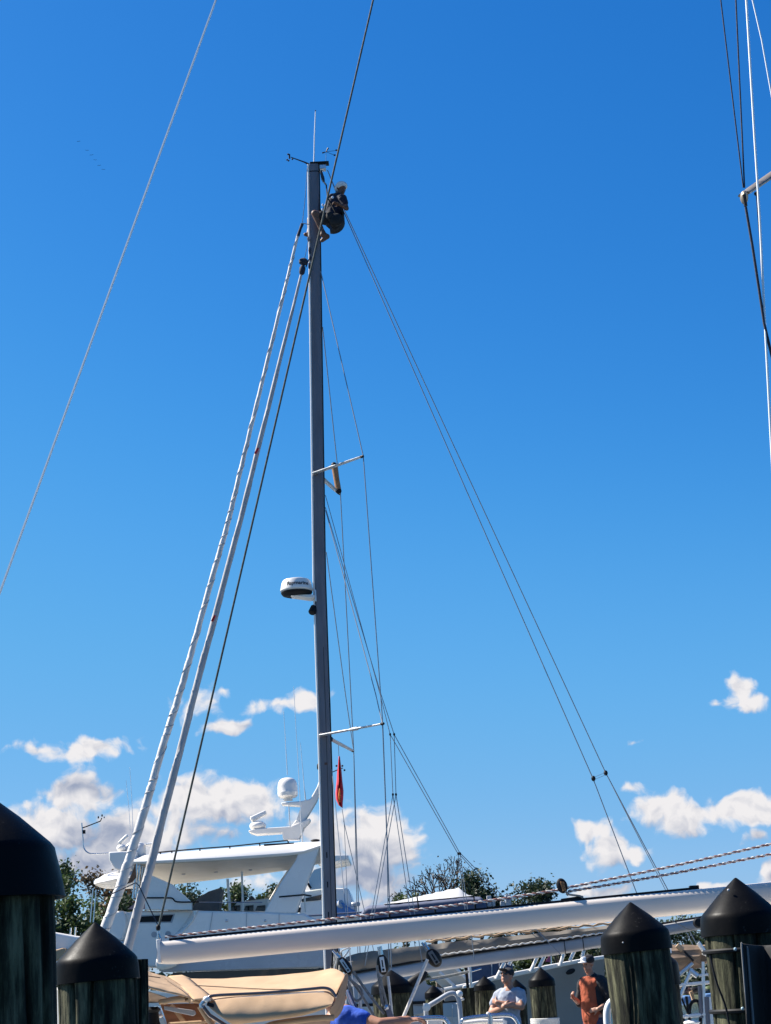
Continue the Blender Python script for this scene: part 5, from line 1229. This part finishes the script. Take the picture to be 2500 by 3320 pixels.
# black cloth strapped to the right pile
cl = thing('hanging_cloth', 'black folded cloth hanging beside the rightmost pile', 'cloth', V((P(2480, 3340, 7.2).x, 7.2, .8)))
rowsC = []
for i in range(15):
    t_ = i / 14; row = []
    for k in range(13):
        s_ = k / 12; u = 2398 + 26 * t_ + 190 * s_; v = 3056 + 8 * math.sin(s_ * 4) + 330 * t_
        row.append(P(u, v, 7.0 - .05 * math.sin(s_ * 12 + 1.2 * t_) * (1 - .3 * t_) - .05 * (k < 2)))
    rowsC.append(row)
MB().loft(rowsC, closed=False).build('cloth', MT['rubber'], cl, solid=.006, sub=1)
rowsC = [[P(2398 + 30 * s_ + 8 * t_ * 3, 3050 + 20 * s_ + 300 * t_, 6.93 - .03 * math.sin(s_ * 9)) for s_ in (0, .25, .5, .75, 1)] for t_ in (0, .1, .2, .35, .5, .75, 1)]
MB().loft(rowsC, closed=False).build('fold', MT['greyc'], cl, solid=.005, sub=1)
for k, (v, du) in enumerate([(3080, 0), (3273, 28)]):
    st = thing('strap', ('upper' if k == 0 else 'lower') + ' black cable tie round the rightmost pile', 'strap', P(2330 + du, v, 7.1))
    hh = (P(2410 + du * .9, v, 7.3) - A4).dot(-x4)
    MB().tube([A4 - x4 * hh + (a4 * math.cos(t_ * .1309) + b4 * math.sin(t_ * .1309)) * .1665 for t_ in range(49)], .0095, 6).build('band', MT['blackmat'], st)
    MB().ball(P(2384 + du * .85, v - 3, 7.09), (.007, .007, .007), 10, 7).build('buckle', MT['palegl'], st)
tag(MB().tube(spline([P(2302, 3098, 7.12), P(2322, 3180, 7.1), P(2352, 3262, 7.1), P(2366, 3330, 7.1)], 6), .0045, 6).build('dangling_cord', MT['blackmat']), 'thin black cord hanging down the face of the rightmost pile', 'cord')

# ------------------------------------------------------------------ boat with furled tan bimini between the right piles
RD = 18.0
rb = thing('bimini_boat', 'boat with rolled tan bimini between the two right piles', 'boat', V((P(2240, 3250, RD).x, RD + 1.2, 0)))
hull_mesh(P(2080, 3300, RD).x - 1, P(2420, 3300, RD).x + 2.5, RD + 1.3, 2.8, 1.4, bow=1).build('hull', MT['gel'], rb)
def fold_roll(u0, v0, u1, v1, r0, r1, D, nm, m, seed):
    rr = []
    for i in range(17):
        t_ = i / 16; c = P(u0 + (u1 - u0) * t_, v0 + (v1 - v0) * t_, D); ring = []
        for k in range(28):
            th = k * 2 * math.pi / 28; r = (r0 + (r1 - r0) * t_) * (1 + .10 * math.sin(5 * th + seed + 1.5 * t_) + .08 * math.sin(9 * th + 2 * seed) + .05 * noise.noise(V((th, t_ * 5, seed))))
            ring.append(c + V((.04 * math.sin(3 * th), -r * math.cos(th), r * 1.05 * math.sin(th))))
        rr.append(ring)
    return MB().loft(rr).build(nm, MT[m], rb)
fold_roll(2090, 3115, 2262, 3100, .135, .10, RD, 'rolled_bimini', 'canvasdark', 1)
fold_roll(2255, 3098, 2330, 3104, .075, .06, RD + .05, 'rolled_bimini', 'canvasdark', 4)
MB().prism(px([(2160, 3072), (2330, 3060), (2330, 3082), (2160, 3090)], RD + .3), (0, .3, 0)).build('boot_cover', MT['canvas'], rb, bev=.02)
MB().tube(px([(2218, 3084), (2248, 3116)], RD - .16), .012, 6).build('webbing', MT['blackmat'], rb)
for pts, r_, m in [([(2195, 3064), (2213, 3080)], .028, 'canvas'), ([(2264, 3056), (2283, 3084)], .022, 'gel'), ([(2278, 3086), (2296, 3093)], .03, 'gel'), ([(2160, 3196), (2246, 3122)], .020, 'alloy'), ([(2243, 3140), (2210, 3220), (2196, 3268)], .018, 'alloy'), ([(2238, 3146), (2262, 3164)], .03, 'alloy'),
                   ([(2279, 3118), (2282, 3240), (2286, 3330)], .018, 'alloy'), ([(2300, 3096), (2302, 3158), (2266, 3163)], .018, 'gel'), ([(2160, 3197), (2256, 3189), (2330, 3182)], .018, 'gel'), ([(2160, 3301), (2256, 3292), (2340, 3283)], .02, 'gel'), ([(2305, 3232), (2309, 3340)], .03, 'gel'), ([(2268, 3196), (2275, 3300)], .02, 'mast'), ([(2290, 3232), (2298, 3330)], .03, 'mast'), ([(2225, 3230), (2240, 3330)], .014, 'blackmat'), ([(2204, 3262), (2222, 3330)], .014, 'blackmat'), ([(2196, 3202), (2236, 3300)], .01, 'blackmat')]:
    MB().tube(px(pts, RD - .1), r_, 8).build('frame_tube', MT[m], rb)
MB().tube(spline(px([(2238, 3330), (2236, 3270), (2246, 3248), (2264, 3248), (2272, 3280), (2270, 3330)], RD - .05), 5), .018, 8).build('steering_wheel', MT['blackmat'], rb)
MB().prism(px([(2236, 3216), (2246, 3212), (2254, 3240), (2246, 3244)], RD + .1), (0, .05, 0)).build('winch_handle', MT['canvas'], rb)
MB().prism(px([(2204, 3230), (2244, 3226), (2242, 3258), (2208, 3260)], RD + .6), (0, .3, 0)).build('blue_cushion', MT['bluecanvas'], rb, bev=.03)
MB().prism(px([(2285, 3222), (2325, 3218), (2328, 3234), (2287, 3236)], RD + .6), (0, .3, 0)).build('blue_cushion', MT['bluecanvas'], rb, bev=.02)
for (u, v, m) in [(2292, 3212, 'ropegreen'), (2300, 3206, 'leafmid'), (2250, 3210, 'blackmat'), (2228, 3212, 'leather'), (2215, 3206, 'blackmat')]: MB().ball(P(u, v, RD + .8), (.06, .05, .035), 10, 7).build('deck_gear', MT[m], rb)
MB().ball(P(2240, 3316, RD - .1), (.10, .08, .03), 12, 7).build('deck_fender', MT['gel'], rb)
MB().tube(px([(2130, 2990), (2165, 3030), (2173, 3050), (2175, 3090)], RD - .3), .008, 6).build('stay', MT['wirelight'], rb)
MB().ball(P(2174, 3060, RD - .3), (.02, .02, .035), 8, 7).build('stay_fitting', MT['gel'], rb)
wire('main_sheet_line', [(2180, 2985, MD - .3), (2230, 3012, MD - .3), (2290, 3026, MD - .3)], .009, 'ropegrey')

# ------------------------------------------------------------------ the people below
def stand(name, label, u, v, D, H, yaw):
    """local frame: x to the person's left hand side seen from the front is +x, y ahead (towards -Y world when yaw=0)"""
    top = P(u, v, D); base = V((top.x, D, top.z - H)); m = Matrix.Rotation(yaw, 3, 'Z')
    return base, (lambda x, y, z: base + m @ V((x, -y, z * H / 1.78))), m
# man in grey, arms folded, face lifted
base, L, m = stand('person', '', 1643, 3137, 24.6, 1.76, R(-34))
sk = MB(); fdir = m @ V((0, -1, .42))
T = head_mb(sk, L(0, .02, 1.655), fdir)
sk.capsule(L(0, -.01, 1.57), L(0, -.03, 1.46), .058, .066); sk.capsule(L(0, -.02, 1.40), L(0, 0, 1.1), .13, .125); sk.capsule(L(-.11, -.02, 1.40), L(.11, -.02, 1.40), .085, .085); sk.capsule(L(0, 0, 1.1), L(0, 0, .95), .13, .14)
for s in (-1, 1): sk.capsule(L(.09 * s, 0, .92), L(.10 * s, .02, .5), .085, .06); sk.capsule(L(.10 * s, .02, .5), L(.10 * s, -.02, .08), .058, .04); sk.capsule(L(.10 * s, -.02, .05), L(.11 * s, .16, .04), .045, .035)
for s, z in ((-1, 1.25), (1, 1.31)):
    e = L(.25 * s, .09, 1.20 + .03 * s); wr_ = L(-.06 * s, .235, z); sk.capsule(L(.185 * s, -.02, 1.395), e, .056, .048); sk.capsule(e, wr_, .047, .033)
    hand_mb(sk, wr_, (L(-.2 * s, .16, z + .03) - wr_), m @ V((0, 1, 0)), .5, s)
tp = []
m1 = MB(); m1.capsule(L(-.12, -.02, 1.405), L(.12, -.02, 1.405), .10, .10); m1.capsule(L(0, -.01, 1.36), L(0, .02, 1.1), .155, .155); m1.capsule(L(0, .01, 1.1), L(0, 0, .90), .158, .165)
for s in (-1, 1): m1.capsule(L(.185 * s, -.02, 1.395), L(.225 * s, .03, 1.29), .082, .072)
tp.append(('shirt', 'shirtgrey', m1, dict(remesh=.014)))
m2 = MB(); m2.capsule(L(0, 0, .9), L(0, 0, .86), .16, .16)
for s in (-1, 1): m2.capsule(L(.09 * s, 0, .88), L(.105 * s, .02, .5), .10, .085); m2.capsule(L(.105 * s, .02, .5), L(.105 * s, -.01, .42), .085, .085)
tp.append(('shorts', 'denim', m2, dict(remesh=.014)))
m3 = MB(); m3.ball(T(0, -.025, .065), (.093, .108, .075), 18, 11); m3.ball(T(0, .115, .055), (.075, .075, .012), 14, 7, (Matrix.Rotation(R(-20), 3, m @ V((1, 0, 0)))))
tp.append(('cap', 'shirtblack', m3, dict(remesh=.010)))
m4 = MB(); 
for s in (-1, 1): m4.ball(T(.035 * s, .078, .015), (.028, .018, .018), 10, 7)
m4.capsule(T(-.08, .03, .02), T(-.05, .08, .02), .005, .005); m4.capsule(T(.08, .03, .02), T(.05, .08, .02), .005, .005)
tp.append(('sunglasses', 'glass', m4, {}))
figure('person', 'man in pale grey T-shirt and dark cap, arms folded, looking up', base, tp, sk, .010)
# man in orange
base, L, m = stand('person', '', 1908, 3100, 26.0, 1.82, R(-48))
sk = MB(); fdir = m @ V((0, -1, -.14))
T = head_mb(sk, L(0, .02, 1.665), fdir)
sk.capsule(L(0, 0, 1.57), L(0, -.02, 1.46), .056, .064); sk.capsule(L(-.12, -.02, 1.40), L(.12, -.02, 1.40), .085, .085); sk.capsule(L(0, -.01, 1.38), L(0, 0, .95), .13, .14)
for s in (-1, 1): sk.capsule(L(.09 * s, 0, .92), L(.10 * s, .02, .5), .085, .06); sk.capsule(L(.10 * s, .02, .5), L(.10 * s, -.02, .08), .058, .04); sk.capsule(L(.10 * s, -.02, .05), L(.11 * s, .16, .04), .045, .035)
eR, wR = L(-.27, -.02, 1.12), L(-.19, .20, 1.20)      # raised hand on the left of the picture
sk.capsule(L(-.19, -.02, 1.40), eR, .055, .046); sk.capsule(eR, wR, .045, .032); hand_mb(sk, wR, m @ V((.3, -.6, .6)), m @ V((1, 0, 0)), 1.0, 1)
eL, wL = L(.34, -.10, 1.15), L(.20, .10, 1.03)        # hand on the hip
sk.capsule(L(.19, -.02, 1.40), eL, .055, .046); sk.capsule(eL, wL, .045, .032); hand_mb(sk, wL, m @ V((-.7, -.4, -.1)), m @ V((-.3, .8, -.2)), .7, -1)
tp = []
m1 = MB(); m1.capsule(L(-.10, 0, 1.40), L(.10, 0, 1.40), .095, .095); m1.capsule(L(0, .02, 1.36), L(0, .03, 1.1), .150, .155); m1.capsule(L(0, .02, 1.1), L(0, .01, .88), .158, .165)
tp.append(('shirt', 'shirtorange', m1, dict(remesh=.013)))
m2 = MB(); m2.capsule(L(.07, -.055, 1.41), L(.16, -.04, 1.41), .11, .10); m2.capsule(L(.05, -.05, 1.36), L(.06, -.06, 1.05), .150, .150); m2.capsule(L(-.16, -.05, 1.41), L(-.06, -.06, 1.42), .095, .10); m2.capsule(L(.19, -.02, 1.40), eL, .085, .075); m2.capsule(L(-.19, -.03, 1.40), eR, .080, .070); m2.capsule(L(0, -.04, 1.47), L(0, -.06, 1.3), .09, .12)
tp.append(('jacket', 'shirtblack', m2, dict(remesh=.013)))
m3 = MB(); m3.capsule(L(0, 0, .9), L(0, 0, .86), .15, .15)
for s in (-1, 1): m3.capsule(L(.09 * s, 0, .88), L(.105 * s, .02, .5), .095, .075); m3.capsule(L(.105 * s, .02, .5), L(.105 * s, -.01, .12), .075, .06)
tp.append(('trousers', 'denim', m3, dict(remesh=.014)))
m4 = MB(); m4.ball(T(0, -.02, .065), (.096, .112, .078), 18, 11)
tp.append(('cap', 'shirtblack', m4, dict(remesh=.010)))
m5 = MB(); m5.ball(T(0, .125, .048), (.075, .075, .011), 14, 7); m5.ball(T(0, .075, .085), (.055, .04, .045), 12, 9)
tp.append(('cap_brim', 'hair', m5, dict(remesh=.010)))
m6 = MB()
for s in (-1, 1): m6.ball(T(.035 * s, .08, .005), (.012, .008, .006), 8, 5)
tp.append(('eyes', 'blackmat', m6, {}))
figure('person', 'man in orange T-shirt under black jacket, dark cap with white brim', base, tp, sk, .010)
# person in blue behind the canvas, bare arm stretched to the right
BDp = 12.55
sk = MB(); S0 = P(1136, 3296, BDp); hd = P(1086, 3232, BDp + .38)
T = head_mb(sk, hd, V((.5, .3, -.5)))
pelv = P(1062, 3440, BDp + .15); sk.capsule(hd + V((0, 0, -.08)), P(1108, 3300, BDp + .2), .055, .07)
sk.capsule(P(1112, 3318, BDp + .15), pelv, .14, .145)
for dy in (-.09, .10): sk.capsule(pelv + V((0, dy, 0)), pelv + V((.12, dy, -.42)), .085, .062); sk.capsule(pelv + V((.12, dy, -.42)), pelv + V((-.02, dy, -.84)), .06, .042); sk.capsule(pelv + V((-.02, dy, -.88)), pelv + V((.16, dy, -.9)), .045, .035)
el_, wr_ = P(1232, 3322, BDp - .1), P(1322, 3308, BDp - .05)
sk.capsule(S0, el_, .058, .046); sk.capsule(el_, wr_, .048, .034); hand_mb(sk, wr_, P(1372, 3302, BDp) - wr_, V((0, 0, -1)), .9)
e2 = P(1190, 3345, BDp + .5); sk.capsule(P(1130, 3304, BDp + .35), e2, .055, .045); sk.capsule(e2, P(1270, 3350, BDp + .4), .045, .033)
tp = []
m1 = MB(); m1.capsule(P(1118, 3328, BDp + .15), pelv, .155, .16); m1.capsule(P(1126, 3304, BDp), P(1122, 3306, BDp + .32), .10, .10); m1.capsule(S0 + V((-.01, 0, -.01)), S0.lerp(el_, .42), .088, .075); m1.capsule(P(1130, 3304, BDp + .35), P(1150, 3325, BDp + .43), .085, .075)
tp.append(('shirt', 'shirtblue', m1, dict(remesh=.014)))
m2 = MB(); m2.capsule(pelv, pelv + V((0, 0, -.06)), .165, .16)
for dy in (-.09, .10): m2.capsule(pelv + V((0, dy, 0)), pelv + V((.12, dy, -.42)), .10, .085)
tp.append(('shorts', 'khaki', m2, dict(remesh=.014)))
m3 = MB(); m3.ball(T(0, -.02, .05), (.09, .106, .085), 18, 11)
tp.append(('hair', 'darkhair', m3, dict(remesh=.012)))
figure('person', 'person in bright blue shirt beside the cream canvas, bare arm stretched right', V((pelv.x, pelv.y, pelv.z - .93)), tp, sk, .010)
# cockpit sole the blue-shirted person stands on
MB().box((pelv.x + .3, pelv.y + .1, pelv.z - .98), (2.2, 1.4, .08)).build('cockpit_sole', MT['plank'], ns)

# ------------------------------------------------------------------ birds high on the left
for i, (u, v, lab) in enumerate([(255, 459, 'topmost bird of the far line of birds'), (282, 488, 'second bird from the top in the far line'), (297, 503, 'third bird from the top in the far line'),
                          (309, 519, 'fourth bird from the top in the far line'), (322, 537, 'fifth bird from the top in the far line'), (335, 550, 'lowest bird of the far line of birds')]):
    c = P(u, v, 260); a = 1 if i % 2 else -1
    tag(MB().loft([[c + .55 * V((x, y - .1, z)), c + .55 * V((x, y, z + .04)), c + .55 * V((x, y + .1, z)), c + .55 * V((x, y, z - .04))] for x, y, z in ((-.55, .05, .12 * a + .1), (-.25, .02, .15), (0, 0, 0), (.25, .02, .15), (.55, .05, .1 - .1 * a))]).build('bird', MT['ropenavy']), lab, 'bird', 'birds flying in a far line')
